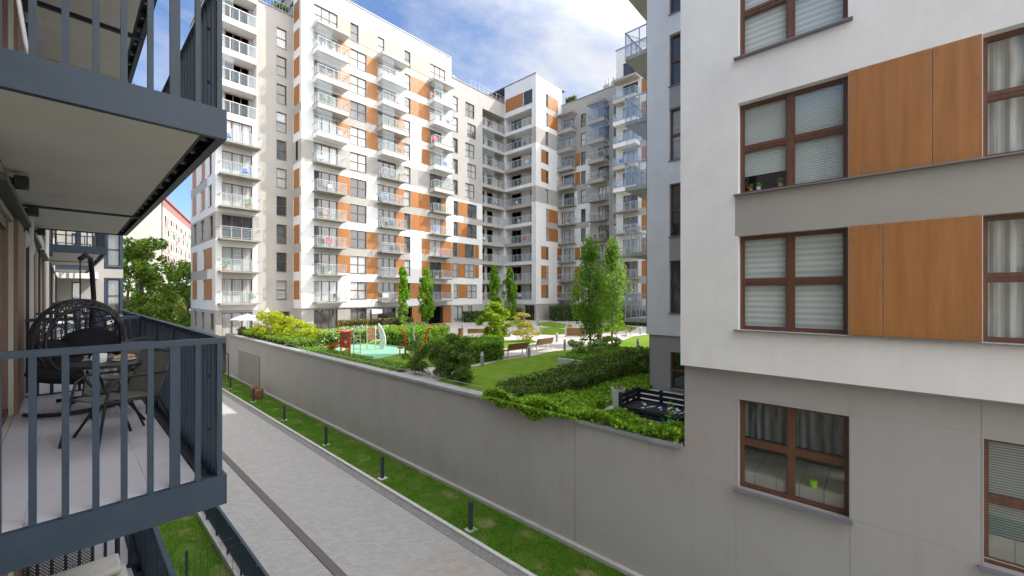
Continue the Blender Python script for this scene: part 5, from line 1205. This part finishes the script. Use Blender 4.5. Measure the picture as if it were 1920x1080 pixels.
yb_ = Vector((*PG(1080, 480), ZC+.06)); m = MB(); tp = cen+dx*.35+Vector((0, 0, -.55)); v_ = tp-yb_; m.obox((tp+yb_)/2, v_/2, dx*.28, Vector((0, 0, .03))); m.build('chute', 'orange_paint', T_)
m = MB(); e = pb+dx*.1
for q in (0, .45): m.bar(e+ny*q, e+ny*q+Vector((0, 0, 2.0)), .04)
for i in range(7): m.bar(e+Vector((0, 0, .25+i*.27)), e+ny*.45+Vector((0, 0, .25+i*.27)), .03)
m.build('ladder', 'light_metal', T_)
T_ = thing('striped_board', 'coral striped play panel on white legs', 'play equipment', (*PG(1310, 430), ZC))
pa, pb = Vector((*PG(1272, 432), ZC)), Vector((*PG(1345, 432), ZC)); dd = pb-pa; m = MB()
for q in (pa, pb): m.bar(q, q+Vector((0, 0, 1.7)), .05)
m.build('leg', 'frame_white', T_); m = MB()
for i in range(6): m.obox(pa+dd*(.08+i*.17)+Vector((0, 0, 1.15)), dd*.055, (0, .015, 0), (0, 0, .42))
m.obox(pa+dd*.5+Vector((0, 0, .78)), dd*.5, (0, .02, 0), (0, 0, .06)); m.obox(pa+dd*.5+Vector((0, 0, 1.5)), dd*.5, (0, .02, 0), (0, 0, .05)); m.build('panel', 'coral', T_)
T_ = thing('climbing_sail', 'white curved climbing wall shaped like a fin, in the playground', 'play equipment', (*PG(1390, 430), ZC))
m = MB(); b0_ = Vector((*PG(1392, 430), ZC)); dr = Vector((.66, -.75, 0)); L1 = [(-.15, 1.78*1.05), (-.05, 1.75), (.12, 1.4), (.24, .9), (.26, .45), (.16, 0), (-.08, 0), (-.05, .5), (-.06, 1.0), (-.12, 1.5)]
nr_ = Vector((.75, .66, 0))*.06
f1 = [b0_+dr*a*1.3+Vector((0, 0, h_))-nr_ for a, h_ in L1]; f2 = [q+nr_*2 for q in f1]; m.face(f1); m.face(f2[::-1])
for i in range(len(f1)): j = (i+1) % len(f1); m.face([f1[i], f2[i], f2[j], f1[j]])
m.build('wall', 'planter_white', T_); m = MB()
for i in range(8): q = b0_+dr*(.1+.12*math.sin(i*2))+Vector((0, 0, .3+i*.17))-nr_; m.sphere(q, .05, .05, .04, 8, 5)
m.build('climbing_hold', 'grey_render', T_)
for (x_, y_, c_, lab, hook) in ((1600, 482, 'red_paint', 'red bent pole with seat, left of the green posts', -1), (1775, 462, 'red_paint', 'red hooked pole at the right end of the playground', 1)):
    q = Vector((*PG(x_, y_), ZC)); T_ = thing('play_pole', lab, 'play equipment', q); m = MB()
    h_ = 1.45; dr = Vector((.67, -.74, 0))*hook
    m.path([q, q+Vector((0, 0, h_*.7)), q+Vector((0, 0, h_))+dr*.05, q+Vector((0, 0, h_+.22))+dr*.22, q+Vector((0, 0, h_+.25))+dr*.45], .06, 8); m.build('pole', c_, T_, smooth=True)
    m = MB(); m.obox(q+Vector((0, 0, .55))-dr*.35*hook, (.16, -.1, 0), (.1, .16, 0), (0, 0, .03)); m.bar(q+Vector((0, 0, .5)), q+Vector((0, 0, .5))-dr*.35*hook, .05); m.bar(q-dr*.35*hook, q-dr*.35*hook+Vector((0, 0, .55)), .05); m.build('seat', c_, T_)
q = Vector((*PG(1650, 470), ZC)); T_ = thing('play_pole', 'pair of green and white upright posts between the two red poles', 'play equipment', q)
m = MB(); m.path([q, q+Vector((0, 0, 1.75))], .05, 8); m.build('pole', 'green_paint', T_); m = MB(); m.path([q+Vector((.12, -.14, 0)), q+Vector((.12, -.14, 1.8))], .04, 8); m.build('pole', 'frame_white', T_)
q = Vector((20.9, 38.4, ZC)); T_ = thing('play_goal', 'white goal-like frame on two posts before the ground-floor windows', 'frame', q)
m = MB()
for s in (0, 1.35): m.path([q+Vector((s, 0, 0)), q+Vector((s, 0, 2.3))], .08, 6)
m.build('post', 'black_metal', T_); m = MB(); m.obox(q+Vector((.68, 0, 2.15)), (.6, 0, 0), (0, .05, 0), (0, 0, .22)); m.build('panel', 'frame_white', T_)
# parasol and garden seats on terrace
ux, uy = 10.95, 42.0; T_ = thing('parasol', 'pale lavender parasol on the terrace by the tower', 'parasol', (ux, uy, ZC)); zz1 = (HPY-589)/FPX*(ux*math.sin(YAW)+uy*math.cos(YAW))
m = MB(); m.path([(ux, uy, ZC), (ux, uy, zz1+.1)], .03, 6); m.build('pole', 'frame_white', T_); m = MB(); k = 8; R_ = 1.35
for i in range(k):
    a0, a1 = math.tau*i/k, math.tau*(i+1)/k; c_ = Vector((ux, uy, zz1)); p0 = c_+Vector((math.cos(a0)*R_, math.sin(a0)*R_, -.42)); p1 = c_+Vector((math.cos(a1)*R_, math.sin(a1)*R_, -.42)); q0 = c_+(p0-c_)*.5+Vector((0, 0, .06)); q1 = c_+(p1-c_)*.5+Vector((0, 0, .06))
    m.face([c_, q0, q1]); m.face([q0, p0, p1, q1]); m.face([p0, p0-Vector((0, 0, .12)), p1-Vector((0, 0, .12)), p1])
m.build('canopy', 'lavender_cloth', T_)
for i, (dx_, dy_, l) in enumerate(((-.1, .9, 'left of the parasol pole'), (.9, -.3, 'right of the parasol pole'))):
    x, y = ux+dx_, uy+dy_; T_ = thing('garden_chair', 'clay-coloured garden chair '+l, 'chair', (x, y, ZC)); m = MB(); m.box(x-.25, x+.25, y-.25, y+.25, ZC+.4, ZC+.45); m.build('seat', 'clay', T_); m = MB(); m.box(x-.25, x+.25, y+.2, y+.25, ZC+.45, ZC+.95); m.build('backrest', 'clay', T_)
    for sx in (-.22, .22):
        for sy in (-.22, .22): m = MB(); m.bar((x+sx, y+sy, ZC), (x+sx, y+sy, ZC+.4), .035); m.build('leg', 'clay', T_)
lx, ly_ = G(524, 640); T_ = thing('garden_lamp', 'round-headed grey lamp post behind the yellow-green shrub', 'lamp', (lx, ly_+3, ZC)); m = MB(); m.path([(lx, ly_+3, ZC), (lx, ly_+3, -1.95)], .06, 8); m.build('post', 'bollard_grey', T_); m = MB(); m.lathe((lx, ly_+3, -1.95), [(.08, 0), (.25, .1), (.25, .42), (.1, .6), (.03, .75)], 12); m.build('lamp_head', 'lamp_head', T_)
# pallet sofa terrace
m = MB(); m.prism([(11.3, 3.5), (11.3, 5.2), (11.75, 6.75), (13.2, 7.0), (16.0, 7.0), (16.0, 3.5)], ZC, ZC+.05); struct('terrace', m, 'light_concrete')
T_ = thing('pallet_sofa', 'black painted pallet corner sofa on the ground-floor terrace', 'sofa', (12.7, 5, ZC))
zb = ZC+.05
m = MB()
for lv_ in (0, 1):
    z = zb+lv_*.15
    for i in range(3): m.box(12.05+i*.45, 12.13+i*.45, 3.6, 6.1, z, z+.09)
    for i in range(17): m.box(12.0, 13.1, 3.6+i*.148, 3.72+i*.148, z+.095, z+.12)
m.build('seat', 'pallet_paint', T_)
m = MB()
for i in range(4): m.box(13.1, 13.13, 3.6, 6.15, zb+.02+i*.17, zb+.14+i*.17)
for i in range(4): m.box(13.14, 13.22, 3.7+i*.78, 3.8+i*.78, zb, zb+.68)
m.build('backrest', 'pallet_paint', T_)
m = MB()
for i in range(4): m.box(12.0, 13.1, 6.12, 6.15, zb+.02+i*.17, zb+.14+i*.17)
for i in range(3): m.box(12.02+i*.48, 12.12+i*.48, 6.16, 6.24, zb, zb+.68)
m.build('armrest', 'pallet_paint', T_)
m = MB(); rg = random.Random(3)
for i in range(26): x, y = rg.uniform(12.2, 12.9), rg.uniform(4.0, 5.8); m.obox((x, y, zb+.275+.003*i/26), (rg.uniform(.03, .09), rg.uniform(-.05, .05), 0), (rg.uniform(-.02, .02), rg.uniform(.02, .05), 0), (0, 0, .003))
tag(m.build('scattered_litter', 'planter_white'), 'pale scraps and petals scattered on the black sofa seat', 'scraps', kind='stuff')
px_, py_ = 12.62, 6.55; T_ = thing('planter_pot', 'tall white cylindrical planter left of the black pallet sofa', 'planter', (px_, py_, ZC))
m = MB(); m.lathe((px_, py_, zb), [(.17, 0), (.2, .1), (.23, .62), (.23, .66), (.205, .66), (.2, .6)], 20); m.build('pot', 'planter_white', T_, smooth=False); m = MB(); m.lathe((px_, py_, zb+.6), [(.2, 0), (.2, .01)], 16); m.build('soil', 'soil', T_)
P = np.column_stack([px_+rgp.normal(size=160)*.1, py_+rgp.normal(size=160)*.1, zb+.62+.08*rgp.rand(160)]); leaves('foliage', P, .05, ['leaf_orange', 'leaf_purple'], T_, 81)
T_ = thing('watering_can', 'small teal plastic watering can on the edge of the terrace', 'watering can', (11.75, 4.45, zb)); m = MB(); m.lathe((11.75, 4.45, zb), [(.1, 0), (.12, .05), (.11, .2), (.05, .23)], 14); m.build('body', 'teal_plastic', T_, smooth=True)
m = MB(); m.path([(11.75, 4.56, zb+.06), (11.75, 4.75, zb+.25)], [.02, .012], 8); m.build('spout', 'teal_plastic', T_); m = MB(); m.path([(11.75, 4.36, zb+.18), (11.75, 4.27, zb+.25), (11.75, 4.3, zb+.32), (11.75, 4.42, zb+.3)], .012, 6); m.build('handle', 'teal_plastic', T_)
T_ = thing('young_plant', 'thin young plant growing in front of the black pallet sofa', 'plant', (11.35, 4.3, ZC)); m = MB(); m.path([(11.35, 4.3, ZC), (11.37, 4.3, ZC+.4), (11.33, 4.32, ZC+.85)], .008, 5); m.build('stem', 'bark', T_)
P = np.column_stack([11.35+rgp.normal(size=60)*.06, 4.3+rgp.normal(size=60)*.06, ZC+.2+.7*rgp.rand(60)]); leaves('foliage', P, .07, ['leaf_ivy'], T_, 82)
# things behind near windows
m = MB(); q = .6; m.lathe((EXG+.28, .95, -4.14), [(.06, 0), (.065, .3), (.06, .31)], 14); tag(m.build('green_vase', 'lime_glass' if 'lime_glass' in M else 'green_vase'), 'bright lime green vase behind the lower near window', 'vase') if False else None
mat('lime_glass', (.35, .62, .04), .3)
T_ = thing('vase', 'bright lime green cylinder vase behind the lower near window', 'vase', (EXG+.33, .98, -4.18)); m = MB(); m.lathe((EXG+.33, .98, -4.18), [(.055, 0), (.065, .02), (.065, .42), (.055, .42)], 16); m.build('body', 'lime_glass', T_)
m = MB(); m.box(EXG+.32, EXG+.6, 1.45, 2.0, -4.2, -3.98); tag(m.build('cardboard_box', 'pale_panel', bevel=.004), 'brown box behind the lower near window at left', 'box')
m = MB(); m.box(EXG+.34, EXG+.95, .55, .85, -4.2, -3.98); m.box(EXG+.36, EXG+.93, .57, .83, -3.98, -3.95); tag(m.build('storage_box', 'lavender_cloth', bevel=.01), 'pale box behind the lower near window at right', 'box')
for i, (y_, l) in enumerate(((2.05, 'leftmost of the three in the blind-covered window'), (1.90, 'middle of the three in the blind-covered window'), (1.5, 'rightmost of the three in the blind-covered window'))):
    x = EX+.30; T_ = thing('potted_plant', 'small potted succulent on the inner sill, '+l, 'plant', (x, y_, 2.2)); m = MB(); m.lathe((x, y_, 2.2), [(.035, 0), (.045, .09), (.04, .09)], 12); m.build('pot', ['clay', 'porcelain', 'grey_render'][i], T_)
    P = np.column_stack([x+rgp.normal(size=50)*.025, y_+rgp.normal(size=50)*.03, 2.3+.1*rgp.rand(50)]); leaves('foliage', P, .04, ['leaf_green'], T_, 90+i)

# ================================================================ NEAR BALCONY FURNITURE
zf0 = -1.447
tx_, ty_ = .33, 6.15
T_ = thing('bistro_table', 'round dark bistro table with crossed legs on the near balcony', 'table', (tx_, ty_, zf0))
m = MB(); m.lathe((tx_, ty_, zf0+.69), [(.33, 0), (.345, .008), (.345, .022), (.335, .03)], 36); m.build('table_top', 'black_metal', T_)
for i in range(4):
    a = R(25+90*i); m = MB(); c_, s_ = math.cos(a), math.sin(a); m.path([(tx_+.30*c_, ty_+.30*s_, zf0+.69), (tx_+.12*c_, ty_+.12*s_, zf0+.42), (tx_+.1*c_, ty_+.1*s_, zf0+.32), (tx_+.31*c_, ty_+.31*s_, zf0)], .013, 8); m.build('leg', 'black_metal', T_, smooth=True)
m = MB(); m.path([(tx_+.12*math.cos(math.tau*i/16), ty_+.12*math.sin(math.tau*i/16), zf0+.37) for i in range(17)], .008, 6, cap=False); m.build('ring', 'black_metal', T_)
zt_ = zf0+.72
T_ = thing('cup', 'white porcelain mug on the bistro table', 'cup', (tx_-.08, ty_-.02, zt_)); cx_, cy_ = tx_-.08, ty_-.05; m = MB(); m.lathe((cx_, cy_, zt_), [(.03, 0), (.04, .01), (.046, .10), (.042, .10), (.036, .015)], 22); m.build('body', 'porcelain', T_, smooth=True)
m = MB(); m.path([(cx_-.044, cy_, zt_+.08), (cx_-.07, cy_, zt_+.075), (cx_-.075, cy_, zt_+.05), (cx_-.06, cy_, zt_+.025), (cx_-.04, cy_, zt_+.02)], .006, 8); m.build('handle', 'porcelain', T_, smooth=True)
T_ = thing('plate', 'small white plate right of the mug', 'plate', (tx_+.1, ty_+.03, zt_)); m = MB(); m.lathe((tx_+.1, ty_+.03, zt_), [(.06, 0), (.1, .012), (.098, .016), (.05, .006)], 28); m.build('rim', 'porcelain', T_, smooth=True)
for i, (dx_, dy_, l) in enumerate(((-.03, 0, 'left'), (.04, .02, 'right'))):
    m = MB(); pts = [(tx_+.1+dx_+.05*math.cos(a), ty_+.03+dy_+.035*math.sin(a), zt_+.035) for a in [R(q) for q in range(10, 200, 20)]]; m.path(pts, [.008, .014, .02, .024, .026, .024, .02, .014, .009, .006][:len(pts)], 8); tag(m.build('croissant', 'pastry', smooth=True), 'golden croissant on the plate, the %s one' % l, 'croissant')
def chair(x, y, ang, label):
    T_ = thing('patio_chair', label, 'chair', (x, y, zf0)); T_.rotation_euler = (0, 0, ang)
    def P_(mb, nm, mt, sm=False): o = mb.build(nm, mt, smooth=sm); o.parent = T_; return o
    m = MB(); k = 8  # seat sling: front at +x... faces +x
    prof = [(.25, .44), (.2, .45), (.05, .435), (-.12, .42), (-.19, .43)]
    for i in range(len(prof)-1): (a, za), (b, zb_) = prof[i], prof[i+1]; m.face([(a, -.21, za), (a, .21, za), (b, .21, zb_), (b, -.21, zb_)]); m.face([(a, -.21, za-.012), (b, -.21, zb_-.012), (b, .21, zb_-.012), (a, .21, za-.012)])
    P_(m, 'seat', 'textile')
    m = MB(); bp_ = [(-.19, .43), (-.235, .55), (-.28, .68), (-.33, .83)]
    for i in range(len(bp_)-1): (a, za), (b, zb_) = bp_[i], bp_[i+1]; m.face([(a, -.21, za), (a, .21, za), (b, .21, zb_), (b, -.21, zb_)]); m.face([(a-.012, -.21, za), (b-.012, -.21, zb_), (b-.012, .21, zb_), (a-.012, .21, za)])
    P_(m, 'backrest', 'textile')
    for s in (-1, 1):
        Y = s*.235; m = MB(); m.path([(.32, Y*1.08, 0), (.25, Y, .44), (.21, Y*1.02, .60), (.12, Y*1.03, .655), (-.15, Y, .64), (-.27, Y*.97, .64)], .012, 8); P_(m, 'armrest', 'black_metal', True)
        m = MB(); m.path([(-.37, Y*1.05, 0), (-.2, Y*.95, .40), (.25, Y*.95, .43)], .012, 8); P_(m, 'leg', 'black_metal', True)
    m = MB(); m.path([(-.19, -.215, .41), (-.34, -.22, .84), (-.35, 0, .87), (-.34, .22, .84), (-.19, .215, .41)], .012, 8); m.path([(.25, -.22, .435), (.25, .22, .435)], .011, 6); P_(m, 'frame', 'textile', True)
    return T_
chair(.36, 5.62, R(207), 'grey textilene patio chair in front of the bistro table')
chair(.56, 6.95, R(-115), 'grey textilene patio chair behind the bistro table')
# hanging egg chair
ex, ey, ez = .12, 7.55, zf0+.85
T_ = thing('egg_chair', 'large black wicker hanging egg chair on the near balcony', 'egg chair', (ex, ey, zf0))
RX, RY, RZ = .43, .44, .54; thc = R(-78)   # opening direction
def ept(u, v):   # u azimuth, v from top; opening faces camera
    x = RX*math.sin(v)*math.cos(u); y = RY*math.sin(v)*math.sin(u); return Vector((ex+x, ey+y, ez+RZ*math.cos(v)))
def inopen(u, v):
    d_ = Vector((math.sin(v)*math.cos(u), math.sin(v)*math.sin(u), math.cos(v))); return d_.dot(Vector((math.cos(thc)*.95, math.sin(thc)*.95, .02)).normalized()) > .62
m = MB(); rg = random.Random(2)
for i in range(26):
    u = math.tau*i/26; seg = []
    for j in range(2, 29):
        v = math.pi*j/30
        if inopen(u, v):
            if len(seg) > 1: m.path(seg, .0065, 4, cap=False)
            seg = []
        else: seg.append(ept(u+.03*math.sin(j), v))
    if len(seg) > 1: m.path(seg, .0065, 4, cap=False)
for j in range(3, 29):
    v = math.pi*j/30; seg = []
    for i in range(0, 61):
        u = math.tau*i/60
        if inopen(u, v):
            if len(seg) > 1: m.path(seg, .006, 4, cap=False)
            seg = []
        else: seg.append(ept(u, v+.05*math.sin(i*.9+j*2)))
    if len(seg) > 1: m.path(seg, .006, 4, cap=False)
for i in range(40):  # random diagonal weave
    u = rg.uniform(0, 6.28); v = rg.uniform(.3, 2.4); du, dv = rg.uniform(-.12, .12), rg.uniform(.03, .09); seg = []
    for k in range(9):
        if not inopen(u, v): seg.append(ept(u, v))
        u += du; v = min(2.9, max(.1, v+dv))
    if len(seg) > 1: m.path(seg, .006, 4, cap=False)
m.build('basket', 'wicker', T_)
m = MB()
def rimpt(a, k=.62, s=1.02):
    d0_ = Vector((math.cos(thc)*.95, math.sin(thc)*.95, .02)).normalized(); e1 = d0_.cross(Vector((0, 0, 1))).normalized(); e2 = e1.cross(d0_); q = d0_*k+(e1*math.cos(a)+e2*math.sin(a))*math.sqrt(1-k*k)
    return Vector((ex+q.x*RX*s, ey+q.y*RY*s, ez+q.z*RZ*s))
m.path([rimpt(math.tau*i/40) for i in range(41)], .017, 8, cap=False)
for kk_ in (.2, -.25): m.path([rimpt(math.tau*i/40, kk_, 1.0) for i in range(41)], .012, 6, cap=False)
m.build('rim', 'black_metal', T_, smooth=True)
m = MB(); m.sphere((ex, ey-.02, ez-.36), .46, .38, .16, 20, 10); m.sphere((ex+.1, ey+.22, ez-.08), .30, .14, .24, 16, 8); m.sphere((ex-.25, ey+.16, ez-.15), .2, .15, .18, 16, 8); m.build('cushion', 'cushion', T_, smooth=True)
m = MB(); cols_n = 12
for i in range(cols_n):
    for j in range(10):
        def bp2(a, b):
            x = ex+.02+.30*a/cols_n; s_ = b/10
            if s_ < .5: y = ey+.05-.42*s_*2; z = ez-.20-.03*s_+.012*math.sin(a*1.9)
            else: y = ey-.39-.05*(s_-.5)+.02*math.sin(a*1.6); z = ez-.215-.42*(s_-.5)*2+.02*math.sin(a)
            return (x+.015*math.sin(b+a), y, z)
        m.face([bp2(i, j), bp2(i+1, j), bp2(i+1, j+1), bp2(i, j+1)])
for i in range(24): x = ex+.03+.30*i/24; m.path([(x, ey-.42, ez-.62), (x+.004, ey-.425, ez-.70)], .004, 3)
tag(m.build('blanket', 'blanket', smooth=True), 'light grey fringed blanket draped over the egg chair seat', 'blanket')
ST = thing('chair_stand', 'black steel stand with curved pole behind the egg chair', 'stand', (ex, ey+.5, zf0))
pole = [(ex+.05, ey+.62, zf0+.03), (ex+.10, ey+.66, zf0+.7), (ex+.14, ey+.6, zf0+1.4), (ex+.12, ey+.5, zf0+1.75), (ex+.1, ey+.32, zf0+1.93), (ex+.05, ey+.1, zf0+1.96), (ex, ey, zf0+1.9)]
m = MB(); m.path(pole, .028, 10); m.build('pole', 'black_metal', ST, smooth=True)
m = MB(); m.path([(ex, ey, zf0+1.9), (ex, ey, ez+RZ-.02)], .008, 6); m.build('chain', 'steel_dark', ST)
m = MB(); m.path([(ex-.05+.42*math.cos(a)*1.05, ey+.12+.5*math.sin(a), zf0+.025) for a in [R(q) for q in range(-155, 125, 14)]], .024, 8); m.path([(ex+.05, ey+.64, zf0+.03), (ex-.1, ey+.2, zf0+.03)], .024, 8); m.build('base', 'black_metal', ST, smooth=True)
# things on the balcony above
z2 = 1.483
T_ = thing('folded_chair', 'folded white-edged black chair leaning on the facade of the balcony above', 'chair', (-.2, 5.2, z2)); m = MB(); m.path([(-.10, 5.0, z2), (-.22, 5.1, z2+.55), (-.26, 5.1, z2+.9), (-.18, 5.2, z2+1.0)], .014, 8); m.path([(-.03, 5.3, z2), (-.15, 5.4, z2+.55), (-.2, 5.4, z2+.9)], .014, 8); m.build('frame', 'frame_white', T_, smooth=True); m = MB(); m.obox((-.17, 5.25, z2+.45), (.015, .02, .38), (.03, .14, 0), (.01, 0, .002)); m.build('seat', 'black_metal', T_)
m = MB(); m.box(-.12, .02, 4.55, 4.67, z2, z2+.05); tag(m.build('red_box', 'red_paint', bevel=.01), 'small red box on the floor edge of the balcony above', 'box')
# mesh trellis above
T_ = thing('wire_trellis', 'square wire mesh leaning under the soffit of the upper balcony', 'trellis', (.2, 8.3, z2)); m = MB()
for i in range(12): m.path([(-.3+i*.09, 8.6, z2+.05), (-.3+i*.09, 8.3, z2+1.7)], .003, 3)
for i in range(14): q = i/13; m.path([(-.3, 8.6-.3*q, z2+.05+1.65*q), (.7, 8.6-.3*q, z2+.05+1.65*q)], .003, 3)
m.build('mesh', 'black_metal', T_)
# lower balcony furniture
z3 = -4.377
T_ = thing('wicker_sofa', 'dark openwork wicker armchair on the balcony below', 'sofa', (.0, 8.0, z3)); m = MB()
for i in range(20):
    for j in range(10):
        cx2, cz2 = -.38+i*.032, z3+.38+j*.045; m.bar((cx2, 8.36, cz2), (cx2+.032, 8.36, cz2+.045), .008); m.bar((cx2+.032, 8.36, cz2), (cx2, 8.36, cz2+.045), .008)
m.path([(-.38, 8.36, z3+.35), (-.38, 8.36, z3+.84), (.26, 8.36, z3+.84), (.26, 8.36, z3+.35)], .016, 6)
m.build('backrest', 'wicker', T_); m = MB(); m.box(-.36, .45, 7.6, 8.32, z3+.34, z3+.40); m.build('seat', 'wicker', T_)
for sx in (-.33, .42):
    for sy in (7.64, 8.28): m = MB(); m.bar((sx, sy, z3), (sx, sy, z3+.34), .04); m.build('leg', 'wicker', T_)
for i, (yc_, zz, xx_, l) in enumerate(((7.8, .46, .22, 'lower'), (8.0, .56, .16, 'upper'))):
    m = MB(); m.box(xx_-.36, xx_+.36, yc_-.24, yc_+.26, z3+zz-.045, z3+zz+.045); o = m.build('cushion', 'cream_cushion', smooth=True, bevel=.04); o.modifiers['b'].segments = 4; tag(o, 'cream quilted cushion on the lower wicker armchair, the %s one' % l, 'cushion')

# ================================================================ small things on far balconies
rg = random.Random(77); cc = 0
spots = [c_ for c_ in CL]
for (F, s0, s1, z, d) in spots:
    if cc > 84: break
    s = rg.uniform(min(s0, s1)+.4, max(s0, s1)-.5); o_ = d*.5; kind = rg.random()
    p0 = pt(F, s, z, o_)
    if kind < .55:
        m = MB(); c3 = rg.choice(['frame_white', 'steel_dark', 'clay', 'cloth_blue']); x, y, z_ = p0
        m.box(x-.22, x+.22, y-.22, y+.22, z_+.42, z_+.46); m.box(x-.22, x+.22, y+.18, y+.22, z_+.46, z_+.88)
        for sx in (-.2, .2):
            for sy in (-.2, .2): m.box(x+sx-.02, x+sx+.02, y+sy-.02, y+sy+.02, z_, z_+.42)
        o = m.build('balcony_chair', c3); cat = 'chair'; nm = {'frame_white': 'white', 'steel_dark': 'dark', 'clay': 'clay-coloured', 'cloth_blue': 'blue'}[c3]+' chair'
    elif kind < .8:
        x, y, z_ = p0; m = MB(); m.lathe((x, y, z_), [(.14, 0), (.19, .35), (.17, .35)], 10); T_ = thing('potted_plant', '', 'plant', p0); m.build('pot', rg.choice(['clay', 'grey_render', 'frame_white']), T_)
        P = np.column_stack([x+rgp.normal(size=140)*.15, y+rgp.normal(size=140)*.15, z_+.35+.55*rgp.rand(140)]); leaves('foliage', P, .11, ['leaf_green', 'leaf_lime'], T_, cc); o = T_; nm = 'green potted plant'; cat = 'plant'
    else:
        x, y, z_ = p0; m = MB()
        ax = (1, 0) if F[0] == 'y' else (0, 1); w2 = .45
        for sgn in (-1, 1): m.bar((x-ax[0]*w2*sgn*0+ax[0]*w2*sgn, y+ax[1]*w2*sgn, z_), (x+ax[0]*w2*sgn, y+ax[1]*w2*sgn, z_+.95), .025)
        m.bar((x-ax[0]*w2, y-ax[1]*w2, z_+.95), (x+ax[0]*w2, y+ax[1]*w2, z_+.95), .025)
        q = rg.choice([1, 2, 3]); m.obox((x, y, z_+.7), (ax[0]*w2*.8, ax[1]*w2*.8, 0), (ax[1]*.01, ax[0]*.01, 0), (0, 0, .25), 1)
        o = m.build('drying_rack', ['light_metal', ['cloth_red', 'frame_white', 'cloth_blue'][q-1]]); nm = ['red', 'white', 'blue'][q-1]+' laundry on a drying rack'; cat = 'drying rack'
    fl = int(round((z-ZL[0])/2.93))+1
    which = ('tall white building' if F == FA else 'corner tower' if F == FT else 'grey wing loggia' if (F[0] == 'y' and abs(F[1]-45.4) < .1) else 'white corner block loggia' if abs(F[1]-BX-1.3) < .1 else 'grey bay-balcony block' if F == FC else 'blue-glass block')
    if F == FA: st = ['left', 'middle', 'right'][0 if s < S[3] else 1 if s < S[8] else 2]+' stack'
    elif F == FC: st = 'left stack' if s > yc(1095) else 'right stack'
    else: st = 'single stack'
    tag(o, '%s, %s, %s, %s balcony up' % (nm, which, st, ['', 'first', 'second', 'third', 'fourth', 'fifth', 'sixth', 'seventh', 'eighth', 'ninth', 'tenth', 'eleventh'][fl]), cat, 'things standing on the far balconies'); cc += 1
